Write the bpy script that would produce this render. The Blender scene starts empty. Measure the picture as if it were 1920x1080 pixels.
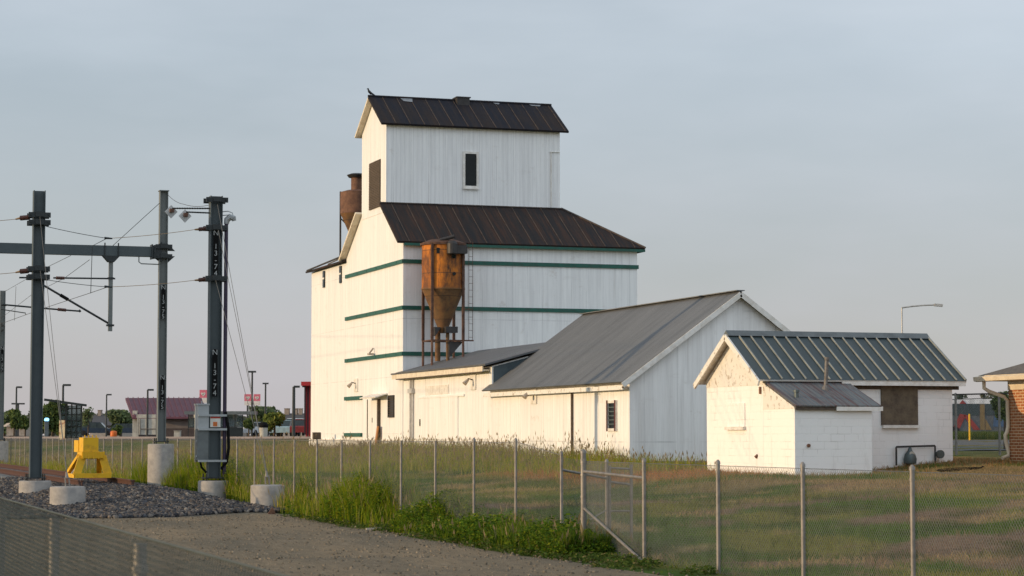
import bpy, math, random
import numpy as np
from mathutils import Vector, Matrix
random.seed(7); RNG = np.random.default_rng(11)
sc = bpy.context.scene
COL = sc.collection
R = math.radians

# ------------------------------------------------------------------ frame
# x runs along the fronts of the buildings, y along the railway, z up; lens facts of the photograph
F, EYE = 4160.0, 1.9
PITCH = math.atan(276 / F); TH = R(18.35)
UX, UY = math.cos(TH), math.sin(TH)
P0 = (0.0657, 39.0)
def ab(X, Y):
    dx, dy = X - P0[0], Y - P0[1]
    return dx * UX + dy * UY, -dx * UY + dy * UX
def at(px, py, Y):
    cx, cy = (px - 960) / F, (540 - py) / F
    d = (cx, math.cos(PITCH) - cy * math.sin(PITCH), math.sin(PITCH) + cy * math.cos(PITCH))
    t = Y / d[1]
    a, b = ab(d[0] * t, Y)
    return Vector((a, b, EYE + d[2] * t))
def on(px, py, y):
    "point of the sight line at world y"
    A, B = at(px, py, 50), at(px, py, 200)
    t = (y - A.y) / (B.y - A.y)
    return A + (B - A) * t
CAM = Vector((*ab(0, 0), EYE))
def depth(x, y):
    return (x - CAM.x) * UY + (y - CAM.y) * UX

def S(v, a, b):
    t = np.clip((v - a) / (b - a), 0, 1)
    return t * t * (3 - 2 * t)
def ground_z(x, y, rough=True):
    x = np.asarray(x, float); y = np.asarray(y, float)
    fz = .3 * S(y, -3, 4)
    lo = .78 + .0022 * np.clip(y - 15, 0, 70)
    far = S(y, 26, 42)
    prof = S(x, 4.0, 13.4) * (1 - far) + np.clip((x - 1) / 13, 0, 1) * far
    z = fz * S(x, -.55, .5) * (1 - prof) + lo * prof
    z = z + S(x, 13.8, 21) * .34
    bal = np.clip((y - 14.6) / 10, 0, 1) * (.2 + .20 * S(x, -5.9, -4.6)) * (1 - S(x, -2.4, -.7) * .55) * (1 - S(x, -1.0, -.2))
    z = z + bal * S(x, -30, -14)
    z = z - .16 * np.exp(-((x - 1.6) ** 2 / 3 + (y + 1.6) ** 2 / 9))
    d = depth(x, y)
    t = S(d, 136, 157)
    z = z * (1 - t) + 1.66 * t
    z = z - .1 * S(d, 150, 400)
    if rough:
        w = S(x, -.5, 3) * (1 - t)
        z = z + w * (.045 * np.sin(x * .9 + 1.3 * np.sin(y * .31)) * np.sin(y * .55 + .8 * np.sin(x * .5)) + .02 * np.sin(x * 2.3 + y * 1.1) * np.sin(y * 1.9 - x))
        r = S(-x, .8, 2.5) * (1 - S(y, 12, 16))
        z = z + r * (.03 * np.sin(y * .8 + .6 * np.sin(x * .4)) + .018 * np.sin(y * 2.1 + x * .35))
    return z
def gz(x, y): return float(ground_z(x, y))

# ------------------------------------------------------------------ materials
class NT:
    def __init__(s, m):
        m.use_nodes = True
        s.t = m.node_tree; s.t.nodes.clear()
    def n(s, typ, **kw):
        nd = s.t.nodes.new(typ)
        for k, v in kw.items(): setattr(nd, k, v)
        return nd
    def put(s, sock, val):
        if hasattr(val, 'is_linked') or hasattr(val, 'links'): s.t.links.new(val, sock)
        else:
            if isinstance(val, tuple) and len(val) == 3 and sock.type == 'RGBA': val = (*val, 1)
            sock.default_value = val
    def math(s, op, a, b=None, clamp=False):
        nd = s.n('ShaderNodeMath', operation=op, use_clamp=clamp)
        s.put(nd.inputs[0], a)
        if b is not None: s.put(nd.inputs[1], b)
        return nd.outputs[0]
    def ramp(s, v, lo, hi):
        nd = s.n('ShaderNodeMapRange', clamp=True); s.put(nd.inputs[0], v)
        nd.inputs[1].default_value = lo; nd.inputs[2].default_value = hi
        return nd.outputs[0]
    def mix(s, f, a, b):
        nd = s.n('ShaderNodeMix', data_type='RGBA')
        s.put(nd.inputs[0], f); s.put(nd.inputs[6], a); s.put(nd.inputs[7], b)
        return nd.outputs[2]
    def coords(s):
        s.tc = s.n('ShaderNodeTexCoord').outputs['Object']
        sp = s.n('ShaderNodeSeparateXYZ'); s.put(sp.inputs[0], s.tc)
        s.x, s.y, s.z = sp.outputs
        s.c = s.math('ADD', s.x, s.y)
    def noise(s, scale, detail=4, rough=.6, off=0):
        mp = s.n('ShaderNodeMapping'); s.put(mp.inputs[0], s.tc)
        mp.inputs['Scale'].default_value = scale if isinstance(scale, tuple) else (scale,) * 3
        mp.inputs['Location'].default_value = (off, off * .7, off * 1.3)
        nz = s.n('ShaderNodeTexNoise'); s.put(nz.inputs['Vector'], mp.outputs[0])
        nz.inputs['Scale'].default_value = 1; nz.inputs['Detail'].default_value = detail; nz.inputs['Roughness'].default_value = rough
        return nz.outputs[0]
    def finish(s, col, rough=.7, metal=0, height=None, strength=.3, dist=.02, spec=.4):
        b = s.n('ShaderNodeBsdfPrincipled')
        s.put(b.inputs['Base Color'], col); s.put(b.inputs['Roughness'], rough); s.put(b.inputs['Metallic'], metal)
        b.inputs['Specular IOR Level'].default_value = spec
        if height is not None:
            bp = s.n('ShaderNodeBump'); bp.inputs['Strength'].default_value = strength; bp.inputs['Distance'].default_value = dist
            s.put(bp.inputs['Height'], height); s.t.links.new(bp.outputs[0], b.inputs['Normal'])
        o = s.n('ShaderNodeOutputMaterial'); s.t.links.new(b.outputs[0], o.inputs[0])
        return b
M = {}
def simple(name, col, rough=.6, metal=0, col2=None, scale=3., lo=.4, hi=.65, bump=0., bscale=40., dist=.01, spec=.4):
    m = bpy.data.materials.new(name); t = NT(m); t.coords()
    c2 = col2 or tuple(v * .72 for v in col)
    c = t.mix(t.ramp(t.noise(scale, 5, .65), lo, hi), col, c2)
    t.finish(c, rough, metal, t.noise(bscale, 3) if bump else None, bump, dist, spec)
    M[name] = m; return m
def siding(name, col, period, dirt, seam=1.05, hseam=2.6, amp=.5, stain=.25, wavec=.0):
    m = bpy.data.materials.new(name); t = NT(m); t.coords()
    streak = t.ramp(t.noise((2.2, 2.2, .16), 6, .7), .42, .72)
    fine = t.ramp(t.noise((9, 9, .35), 4, .7, 5), .45, .75)
    c = t.mix(t.math('MULTIPLY', streak, stain * 1.3), col, dirt)
    c = t.mix(t.math('MULTIPLY', fine, stain), c, tuple(v * .8 for v in dirt))
    c = t.mix(t.math('MULTIPLY', t.ramp(t.noise(1.6, 8, .72, 9), .6, .72), stain * .9), c, (.42, .33, .25))
    c = t.mix(t.math('MULTIPLY', t.ramp(t.noise((11, 11, .22), 5, .7, 15), .63, .74), .45), c, (.47, .39, .31))
    c = t.mix(t.math('MULTIPLY', t.ramp(t.noise((.7, .7, 2.2), 6, .75, 19), .58, .74), .35), c, (.60, .57, .53))
    fr = t.math('FRACT', t.math('DIVIDE', t.math('ADD', t.c, 200.), seam))
    ln = t.math('LESS_THAN', fr, .03)
    fh = t.math('LESS_THAN', t.math('FRACT', t.math('DIVIDE', t.math('ADD', t.z, 100.3), hseam)), .012)
    l2 = t.math('MULTIPLY', t.math('MAXIMUM', ln, fh), t.ramp(t.noise((1.1, 1.1, .6), 3, .6, 3), .35, .6))
    c = t.mix(t.math('MULTIPLY', l2, .4), c, tuple(v * .55 for v in dirt))
    wv = t.math('SINE', t.math('MULTIPLY', t.c, 2 * math.pi / period))
    if wavec: c = t.mix(t.math('MULTIPLY', t.ramp(wv, .2, 1), wavec), c, tuple(v * .7 for v in dirt))
    h = t.math('ADD', t.math('MULTIPLY', wv, amp), t.math('MULTIPLY', t.noise((1.3, 1.3, .6), 3, .5, 2), 4.5))
    h = t.math('SUBTRACT', h, t.math('MULTIPLY', ln, .8))
    t.finish(c, .55, 0, h, .35, .012, .35)
    M[name] = m
def roofing(name, col, col2, axis, period, col3, r3=(.52, .72), amp=.6, rough=.55, metal=.0, spec=.3):
    "sheet roof: axis is the direction across the ribs"
    m = bpy.data.materials.new(name); t = NT(m); t.coords()
    ax = t.x if axis == 'x' else t.y
    sv = (1.6, .22, .22) if axis == 'x' else (.22, 1.6, .22)
    s2 = (7., .4, .4) if axis == 'x' else (.4, 7., .4)
    c = t.mix(t.ramp(t.noise(sv, 6, .7), .42, .66), col, col2)
    c = t.mix(t.math('MULTIPLY', t.ramp(t.noise(s2, 5, .7, 4), *r3), .75), c, col3)
    c = t.mix(t.math('MULTIPLY', t.ramp(t.noise(6, 5, .7, 8), .55, .7), .4), c, tuple(v * .6 for v in col))
    h = t.math('ADD', t.math('MULTIPLY', t.math('SINE', t.math('MULTIPLY', ax, 2 * math.pi / period)), amp), t.noise(3, 4))
    t.finish(c, rough, metal, h, .5, .015, spec)
    M[name] = m
def bricks(name, c1, c2, mortar, bw, bh, ms, dirt=.0, bump=.5, paint=None):
    m = bpy.data.materials.new(name); t = NT(m); t.coords()
    cb = t.n('ShaderNodeCombineXYZ'); t.put(cb.inputs[0], t.c); t.put(cb.inputs[1], t.z)
    b = t.n('ShaderNodeTexBrick'); t.put(b.inputs['Vector'], cb.outputs[0])
    b.inputs['Scale'].default_value = 1; b.inputs['Brick Width'].default_value = bw; b.inputs['Row Height'].default_value = bh
    b.inputs['Mortar Size'].default_value = ms; b.inputs['Mortar Smooth'].default_value = .3; b.inputs['Bias'].default_value = -.1
    t.put(b.inputs['Color1'], c1); t.put(b.inputs['Color2'], c2); t.put(b.inputs['Mortar'], mortar)
    c = b.outputs['Color']
    if paint:
        vis = t.ramp(t.noise(1.3, 6, .7, 2), .5, .68)
        c = t.mix(t.math('MULTIPLY', t.math('MULTIPLY', b.outputs['Fac'], vis), .55), paint, (.40, .37, .35))
        c = t.mix(t.math('MULTIPLY', t.ramp(t.noise((3, 3, .7), 6, .75, 7), .55, .75), .4), c, (.5, .46, .42))
        c = t.mix(t.ramp(t.noise(5, 8, .8, 12), .70, .74), c, (.3, .22, .17))
    else:
        c = t.mix(t.math('MULTIPLY', t.ramp(t.noise(7, 5, .7), .4, .7), .4), c, tuple(v * .6 for v in c1))
    h = t.math('ADD', t.math('MULTIPLY', b.outputs['Fac'], -1.), t.math('MULTIPLY', t.noise(25, 4), .4))
    t.finish(c, .8, 0, h, bump, .012, .25)
    M[name] = m
def attr_mat(name, rough=.7, trans=.3, noise=None):
    m = bpy.data.materials.new(name); t = NT(m); t.coords()
    a = t.n('ShaderNodeAttribute', attribute_name='Col').outputs['Color']
    if noise:
        for sc_, amt, lo, hi in noise:
            a = t.mix(t.math('MULTIPLY', t.ramp(t.noise(sc_, 6, .7), lo, hi), amt), a, t.mix(.75, a, (.03, .028, .02)))
        t.finish(a, rough, 0, t.noise(22, 5), .6, .05, .03)
    else:
        b = t.n('ShaderNodeBsdfPrincipled'); t.put(b.inputs['Base Color'], a); b.inputs['Roughness'].default_value = rough
        b.inputs['Specular IOR Level'].default_value = .03
        tr = t.n('ShaderNodeBsdfTranslucent'); t.put(tr.inputs[0], a)
        mx = t.n('ShaderNodeMixShader'); mx.inputs[0].default_value = trans
        t.t.links.new(b.outputs[0], mx.inputs[1]); t.t.links.new(tr.outputs[0], mx.inputs[2])
        o = t.n('ShaderNodeOutputMaterial'); t.t.links.new(mx.outputs[0], o.inputs[0])
    M[name] = m
def glow(name, col, strength):
    m = bpy.data.materials.new(name); t = NT(m)
    e = t.n('ShaderNodeEmission'); e.inputs[0].default_value = (*col, 1); e.inputs[1].default_value = strength
    o = t.n('ShaderNodeOutputMaterial'); t.t.links.new(e.outputs[0], o.inputs[0]); M[name] = m

siding('elevator_siding', (.86, .85, .83), .30, (.62, .61, .61), seam=.72, stain=.36, wavec=.08)
siding('cupola_siding', (.86, .85, .83), .21, (.60, .59, .59), seam=.84, hseam=9, amp=1.1, stain=.32, wavec=.18)
siding('shed_siding', (.86, .85, .83), .30, (.62, .60, .58), seam=1.2, hseam=4.4, stain=.42)
simple('white_foundation', (.74, .72, .68), .8, 0, (.5, .47, .42), 2.5, bump=.3)
roofing('rusty_roof', (.026, .025, .026), (.044, .030, .025), 'x', .4, (.078, .038, .024), r3=(.47, .66), rough=.75, spec=.12)
roofing('cupola_roofing', (.019, .020, .027), (.036, .026, .022), 'x', .4, (.045, .033, .026), rough=.75, spec=.12)
roofing('galvanised_roof', (.158, .162, .165), (.112, .116, .12), 'y', .10, (.205, .207, .205), amp=1.2, rough=.5, metal=.25)
roofing('wing_roofing', (.13, .135, .14), (.09, .09, .10), 'y', .12, (.19, .185, .18), amp=.8)
roofing('leanto_roofing', (.135, .148, .15), (.105, .10, .098), 'x', .15, (.095, .032, .025), r3=(.47, .58), amp=.9)
roofing('green_grey_roof', (.050, .068, .070), (.042, .058, .060), 'x', 5., (.078, .090, .086), amp=.1, rough=.45)
simple('roof_rib', (.30, .30, .26), .5)
simple('seam_rust', (.085, .060, .044), .7, 0, (.035, .028, .026), 3)
simple('patch_metal', (.30, .31, .32), .5, .3)
simple('white_trim', (.78, .75, .70), .6, 0, (.62, .57, .5), 4)
simple('cream_trim', (.74, .66, .52), .6, 0, (.6, .5, .38), 3)
simple('peeling_boards', (.74, .71, .65), .75, 0, (.40, .33, .26), 5, .55, .66, .3, 30)
simple('green_paint', (.012, .105, .075), .5, 0, (.02, .075, .055), 6)
simple('dark_opening', (.010, .013, .013), .3, spec=.2)
simple('dark_red', (.10, .02, .018), .6)
simple('weathered_brown', (.11, .083, .06), .8, 0, (.07, .052, .04), 8, bump=.4)
simple('orange_wood', (.42, .19, .06), .8, 0, (.3, .13, .05), 6)
simple('plywood', (.15, .115, .075), .85, 0, (.075, .055, .04), 4, .38, .7, .3, 25)
simple('dark_steel', (.055, .05, .048), .55, .4)
simple('dark_sheet', (.075, .10, .11), .7, 0, (.05, .07, .08), 2); simple('lamp_shade', (.42, .35, .28), .6); simple('guy_wire', (.13, .13, .125), .6, .2); simple('vent_metal', (.17, .16, .15), .6, .2, (.10, .085, .075), 8); simple('pipe_paint', (.58, .56, .53), .5); simple('lamp_grey', (.35, .33, .30), .5)
m = bpy.data.materials.new('rust_plate'); t = NT(m); t.coords()
c = t.mix(t.ramp(t.noise((1.6, 1.6, .9), 6, .7), .40, .62), (.58, .185, .018), (.155, .055, .020))
c = t.mix(t.ramp(t.noise((4, 4, .9), 6, .75, 6), .50, .66), c, (.055, .030, .020))
c = t.mix(t.math('MULTIPLY', t.ramp(t.z, 3.50, 3.38), .85), c, t.mix(t.ramp(t.noise(3, 6, .7, 2), .4, .65), (.165, .098, .042), (.075, .050, .032)))
seam = t.math('LESS_THAN', t.math('FRACT', t.math('DIVIDE', t.z, 1.02)), .035)
c = t.mix(t.math('MULTIPLY', seam, .7), c, (.05, .03, .02))
t.finish(c, .75, .1, t.noise(9, 5), .4, .02); M['rust_plate'] = m
simple('rust_leg', (.13, .065, .04), .8, .1, (.06, .03, .022), 6)
simple('rust_dull', (.20, .10, .06), .8, .1, (.10, .05, .035), 2.5)
bricks('block_wall', (.7, .7, .7), (.6, .6, .6), (.4, .4, .4), .41, .205, .010, paint=(.85, .835, .81), bump=.45)
bricks('red_brick', (.40, .15, .055), (.28, .09, .035), (.66, .50, .32), .25, .085, .012, bump=.6)
simple('shingle', (.13, .115, .10), .9, 0, (.08, .07, .065), 9, bump=.5)
simple('gutter_cream', (.68, .58, .43), .5, 0, (.58, .48, .35), 3)
simple('concrete', (.36, .33, .295), .85, 0, (.25, .235, .22), 4, bump=.25, bscale=30)
simple('sleeper_concrete', (.30, .29, .27), .9)
simple('steel_paint', (.068, .085, .090), .55, .0, (.056, .072, .077), 2)
simple('steel_pale', (.165, .178, .17), .5, .0, (.14, .152, .146), 2)
simple('hardware', (.04, .045, .046), .5, .5)
simple('galv_post', (.25, .23, .205), .5, .35, (.17, .155, .14), 8)
simple('galv_wire', (.22, .225, .225), .5, .6)
simple('mesh_wire', (.24, .232, .205), .6); simple('near_wire', (.07, .085, .078), .7); simple('dark_wire', (.05, .05, .05), .6, .3)
simple('copper_wire', (.42, .27, .14), .45, .6)
simple('insulator_brown', (.12, .055, .042), .3)
simple('conduit_purple', (.035, .022, .05), .5)
simple('black_plate', (.006, .006, .006), .8, spec=.15)
simple('letter_white', (.36, .37, .36), .5)
simple('cabinet_grey', (.36, .38, .385), .5, .2, (.30, .315, .32), 3)
simple('cabinet_dark', (.14, .155, .155), .5, .2)
simple('warn_white', (.66, .64, .58), .5)
simple('warn_red', (.50, .05, .03), .5)
simple('warn_orange', (.62, .16, .03), .5)
simple('plate_grey', (.50, .50, .49), .5, .3)
simple('safety_yellow', (.74, .42, .008), .55, 0, (.50, .27, .015), 4, .52, .7, bump=.25, bscale=12)
simple('rail_rust', (.10, .042, .025), .7, .3, (.06, .028, .02), 7)
simple('shelter_steel', (.018, .025, .026), .45, .2)
simple('maroon_roof', (.15, .052, .07), .5, .1, (.12, .045, .06), 1)
simple('tan_block', (.20, .165, .145), .85, 0, (.16, .13, .115), 1)
simple('dark_block', (.085, .065, .06), .85)
simple('pale_panel', (.48, .45, .38), .7)
simple('kerb_wall', (.50, .39, .32), .85, 0, (.42, .33, .27), .5)
simple('barn_red', (.42, .022, .025), .55, 0, (.32, .018, .02), 2)
simple('barn_dark', (.04, .02, .022), .6)
simple('sign_pink', (.72, .17, .22), .5)
simple('sign_white', (.75, .68, .6), .5)
simple('lamp_post', (.045, .05, .05), .5, .3)
simple('lamp_post_pale', (.45, .44, .42), .5, .3)
simple('car_blue', (.025, .04, .065), .25, .3); simple('car_teal', (.33, .45, .48), .3, .2); simple('car_white', (.6, .62, .63), .3)
simple('car_red', (.22, .03, .03), .3); simple('car_glass', (.03, .05, .055), .12); simple('tyre', (.015, .015, .015), .9)
simple('house_roof', (.085, .082, .085), .9); simple('house_wall', (.42, .36, .30), .9); simple('chimney_tan', (.36, .28, .22), .9)
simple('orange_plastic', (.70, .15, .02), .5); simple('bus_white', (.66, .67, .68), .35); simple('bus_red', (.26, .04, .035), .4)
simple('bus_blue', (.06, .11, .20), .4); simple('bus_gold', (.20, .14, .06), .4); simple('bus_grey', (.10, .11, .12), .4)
simple('bark', (.09, .065, .045), .9, bump=.5)
simple('bird_black', (.015, .015, .018), .6)
simple('meter_grey', (.10, .125, .125), .5, .3)
simple('pale_stone', (.45, .40, .33), .9)
m = bpy.data.materials.new('shelter_glass'); t = NT(m); t.coords()
t.finish((.30, .36, .36), .1); b = [n for n in t.t.nodes if n.type == 'BSDF_PRINCIPLED'][0]; b.inputs['Transmission Weight'].default_value = .75; b.inputs['IOR'].default_value = 1.05; M['shelter_glass'] = m
simple('poster', (.78, .60, .36), .6, 0, (.5, .25, .14), 2.2, .5, .56)
glow('blue_lamp', (.25, .65, 1.), 3.0)
attr_mat('blades', .65, .5); attr_mat('leaves', .55, .35)
attr_mat('terrain', .95, 0, noise=[(1.1, .5, .42, .66), (5.5, .55, .42, .68), (24, .5, .45, .7)])
attr_mat('stones', .85, 0, noise=[(18, .4, .4, .7)])
m = bpy.data.materials.new('gravel'); t = NT(m); t.coords()
c = t.mix(t.ramp(t.noise((.5, .16, 1), 4, .6), .38, .64), (.275, .212, .138), (.172, .146, .106))
c = t.mix(t.math('MULTIPLY', t.ramp(t.noise((6, 1.6, 1), 6, .8, 3), .42, .64), .45), c, (.10, .09, .068))
c = t.mix(t.math('MULTIPLY', t.ramp(t.noise((9, 2.5, 1), 5, .8, 33), .54, .68), .55), c, (.33, .28, .21))
c = t.mix(t.math('MULTIPLY', t.ramp(t.noise(40, 4, .8, 5), .56, .66), .8), c, (.36, .30, .23))
c = t.mix(t.math('MULTIPLY', t.ramp(t.noise((.35, .12, 1), 5, .7, 12), .60, .70), .5), c, (.075, .095, .035))
t.finish(c, .95, 0, t.noise(26, 6, .75, 1), .8, .05, .05); M['gravel'] = m

# ------------------------------------------------------------------ mesh helpers
OFF = {}
class MB:
    def __init__(s): s.v = []; s.f = []; s.m = []
    def add(s, vs, fs, mi=0):
        k = len(s.v); s.v += [tuple(v) for v in vs]
        for f in fs: s.f.append([i + k for i in f]); s.m.append(mi)
        return s
    def box(s, x0, x1, y0, y1, z0, z1, mi=0):
        vs = [(x, y, z) for z in (z0, z1) for y in (y0, y1) for x in (x0, x1)]
        return s.add(vs, [(0, 2, 3, 1), (4, 5, 7, 6), (0, 1, 5, 4), (2, 6, 7, 3), (0, 4, 6, 2), (1, 3, 7, 5)], mi)
    def bar(s, p, q, w, h, mi=0, up=(0, 0, 1)):
        p, q = Vector(p), Vector(q); d = (q - p).normalized(); u = Vector(up)
        if abs(d.dot(u)) > .98: u = Vector((1, 0, 0))
        a = d.cross(u).normalized(); b = a.cross(d)
        vs = [e + a * (i * w / 2) + b * (j * h / 2) for e in (p, q) for i, j in ((-1, -1), (1, -1), (1, 1), (-1, 1))]
        return s.add(vs, [(3, 2, 1, 0), (4, 5, 6, 7), (0, 1, 5, 4), (1, 2, 6, 5), (2, 3, 7, 6), (3, 0, 4, 7)], mi)
    def tube(s, pts, r, n=8, mi=0, cap=True):
        pts = [Vector(p) for p in pts]; N = len(pts)
        rs = r if isinstance(r, (list, tuple)) else [r] * N
        d0 = (pts[1] - pts[0]).normalized(); u = Vector((0, 0, 1)) if abs(d0.z) < .9 else Vector((1, 0, 0))
        vs = []
        for i, p in enumerate(pts):
            d = (pts[min(i + 1, N - 1)] - pts[max(i - 1, 0)])
            if d.length < 1e-9: d = d0
            d.normalize(); a = d.cross(u)
            if a.length < 1e-6: a = d.orthogonal()
            a.normalize(); b = a.cross(d); u = b
            vs += [p + (a * math.cos(2 * math.pi * k / n) + b * math.sin(2 * math.pi * k / n)) * rs[i] for k in range(n)]
        fs = [(i * n + k, i * n + (k + 1) % n, (i + 1) * n + (k + 1) % n, (i + 1) * n + k) for i in range(N - 1) for k in range(n)]
        if cap: fs += [tuple(range(n - 1, -1, -1)), tuple((N - 1) * n + k for k in range(n))]
        return s.add(vs, fs, mi)
    def lathe(s, prof, cx, cy, n=24, mi=0):
        vs = [(cx + r * math.cos(2 * math.pi * k / n), cy + r * math.sin(2 * math.pi * k / n), z) for r, z in prof for k in range(n)]
        fs = [(i * n + k, i * n + (k + 1) % n, (i + 1) * n + (k + 1) % n, (i + 1) * n + k) for i in range(len(prof) - 1) for k in range(n)]
        if prof[0][0] > 1e-3: fs.append(tuple(range(n - 1, -1, -1)))
        if prof[-1][0] > 1e-3: fs.append(tuple((len(prof) - 1) * n + k for k in range(n)))
        return s.add(vs, fs, mi)
    def prism(s, poly, ext, mi=0, mcap=None):
        e = Vector(ext); n = len(poly); P = [Vector(p) for p in poly]
        s.add(P + [p + e for p in P], [(i, (i + 1) % n, n + (i + 1) % n, n + i) for i in range(n)], mi)
        return s.add(P + [p + e for p in P], [tuple(range(n - 1, -1, -1)), tuple(range(n, 2 * n))], mi if mcap is None else mcap)
    def slab(s, poly, th, mt=0, mb=1, me=1):
        "roof sheet: poly is the top outline, thickness hangs below"
        P = [Vector(p) for p in poly]; n = len(P)
        nm = (P[1] - P[0]).cross(P[2] - P[1]).normalized()
        if nm.z < 0: P.reverse(); nm = -nm
        Q = [p - nm * th for p in P]
        s.add(P, [tuple(range(n))], mt); s.add(Q, [tuple(range(n - 1, -1, -1))], mb)
        s.add(P + Q, [(i, n + i, n + (i + 1) % n, (i + 1) % n) for i in range(n)], me)
        return s
    def build(s, name, mats, parent=None, smooth=False):
        me = bpy.data.meshes.new(name)
        o = Vector((0, 0, 0)) if parent is None else OFF[parent.name]
        me.from_pydata([(v[0] - o.x, v[1] - o.y, v[2] - o.z) for v in s.v], [], s.f)
        for x in (mats if isinstance(mats, (list, tuple)) else [mats]): me.materials.append(M[x])
        me.polygons.foreach_set('material_index', s.m)
        if smooth:
            me.polygons.foreach_set('use_smooth', [True] * len(s.f)); me.set_sharp_from_angle(angle=R(38))
        me.update()
        ob = bpy.data.objects.new(name, me); COL.objects.link(ob)
        if parent is not None: ob.parent = parent
        OFF[ob.name] = o
        return ob
def tag(o, label, cat, group=None, kind=None):
    if label: o['label'] = label
    if cat: o['category'] = cat
    if group: o['group'] = group
    if kind: o['kind'] = kind
    return o
def thing(name, loc, label, cat, group=None):
    o = bpy.data.objects.new(name, None); o.empty_display_size = .2; COL.objects.link(o); o.location = loc
    OFF[o.name] = Vector(loc)
    return tag(o, label, cat, group)
def structure(o): o['kind'] = 'structure'; return o
def solo(mb, name, mats, label, cat, group=None, smooth=False, base=None):
    "a thing that is one mesh, its origin at its base"
    vs = np.array(mb.v); c = Vector(base) if base else Vector((vs[:, 0].mean(), vs[:, 1].mean(), vs[:, 2].min()))
    class P: pass
    P.name = '_tmp'; OFF['_tmp'] = c
    o = mb.build(name, mats, None, smooth)
    o.data.vertices.foreach_set('co', (vs - np.array(c)).astype(np.float32).ravel()); o.location = c; o.data.update()
    return tag(o, label, cat, group)
def dup(root, loc, label=None, group=None):
    r = root.copy(); COL.objects.link(r); r.location = loc; OFF[r.name] = Vector(loc)
    if label: r['label'] = label
    if group: r['group'] = group
    for ch in list(root.children):
        c_ = ch.copy(); COL.objects.link(c_); c_.parent = r
        for g in list(ch.children):
            d = g.copy(); COL.objects.link(d); d.parent = c_
    return r
def letters(txt, size, fn, mat, parent, name='lettering'):
    "flat lettering; fn maps (x, y) of the page to a point"
    cu = bpy.data.curves.new('t', 'FONT'); cu.body = txt; cu.size = size; cu.align_x = 'CENTER'; cu.align_y = 'CENTER'
    ob = bpy.data.objects.new('t', cu); COL.objects.link(ob)
    bpy.context.view_layer.update()
    me = bpy.data.meshes.new_from_object(ob.evaluated_get(bpy.context.evaluated_depsgraph_get()))
    mb = MB(); mb.add([fn(v.co.x, v.co.y) for v in me.vertices], [list(p.vertices) for p in me.polygons])
    bpy.data.objects.remove(ob); bpy.data.curves.remove(cu); bpy.data.meshes.remove(me)
    return mb.build(name, mat, parent)
def bulk(name, V, faces, mat, cols=None, kind='stuff', label=None, cat=None):
    "one big mesh from arrays; faces: list of (n,k) index arrays"
    me = bpy.data.meshes.new(name)
    V = np.asarray(V, np.float32)
    me.vertices.add(len(V)); me.vertices.foreach_set('co', V.ravel())
    loops = np.concatenate([f.ravel() for f in faces]).astype(np.int32)
    counts = np.concatenate([np.full(len(f), f.shape[1], np.int32) for f in faces])
    starts = np.concatenate([[0], np.cumsum(counts)[:-1]]).astype(np.int32)
    me.loops.add(len(loops)); me.loops.foreach_set('vertex_index', loops)
    me.polygons.add(len(counts)); me.polygons.foreach_set('loop_start', starts)
    try: me.polygons.foreach_set('loop_total', counts)
    except Exception: pass
    me.materials.append(M[mat]); me.update(calc_edges=True); me.validate()
    if cols is not None:
        at_ = me.color_attributes.new('Col', 'FLOAT_COLOR', 'POINT')
        c4 = np.ones((len(V), 4), np.float32); c4[:, :3] = cols
        at_.data.foreach_set('color', c4.ravel())
    o = bpy.data.objects.new(name, me); COL.objects.link(o)
    return tag(o, label, cat, None, kind)

# ------------------------------------------------------------------ ground
def vnoise(x, y, s, seed):
    g = np.random.default_rng(seed).random((256, 256))
    X, Y = x / s, y / s
    xi, yi = np.floor(X).astype(int), np.floor(Y).astype(int)
    fx, fy = X - xi, Y - yi; fx = fx * fx * (3 - 2 * fx); fy = fy * fy * (3 - 2 * fy)
    q = lambda i, j: g[i % 256, j % 256]
    return (q(xi, yi) * (1 - fx) + q(xi + 1, yi) * fx) * (1 - fy) + (q(xi, yi + 1) * (1 - fx) + q(xi + 1, yi + 1) * fx) * fy
xs = np.concatenate([[-3000, -1200, -500, -250, -150, -100, -70, -50, -40, -32, -26, -22], np.arange(-19, 28, .35), [29, 31, 34, 38, 44, 52, 64, 80, 110, 160, 260, 500, 1200, 3000]])
ys = np.concatenate([[-600, -200, -90, -60, -50], np.arange(-44, 34, .4), np.arange(34, 130, .8), [133, 137, 142, 150, 160, 175, 200, 240, 300, 380, 500, 700, 1000, 1600, 3500]])
GX, GY = np.meshgrid(xs, ys, indexing='ij')
GZ = ground_z(GX, GY)
nx, ny = GX.shape
ii = np.arange(nx * ny).reshape(nx, ny)
quad = np.stack([ii[:-1, :-1], ii[1:, :-1], ii[1:, 1:], ii[:-1, 1:]], -1).reshape(-1, 4)
def mixc(a, b, t): return a * (1 - t[..., None]) + np.array(b) * t[..., None]
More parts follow.
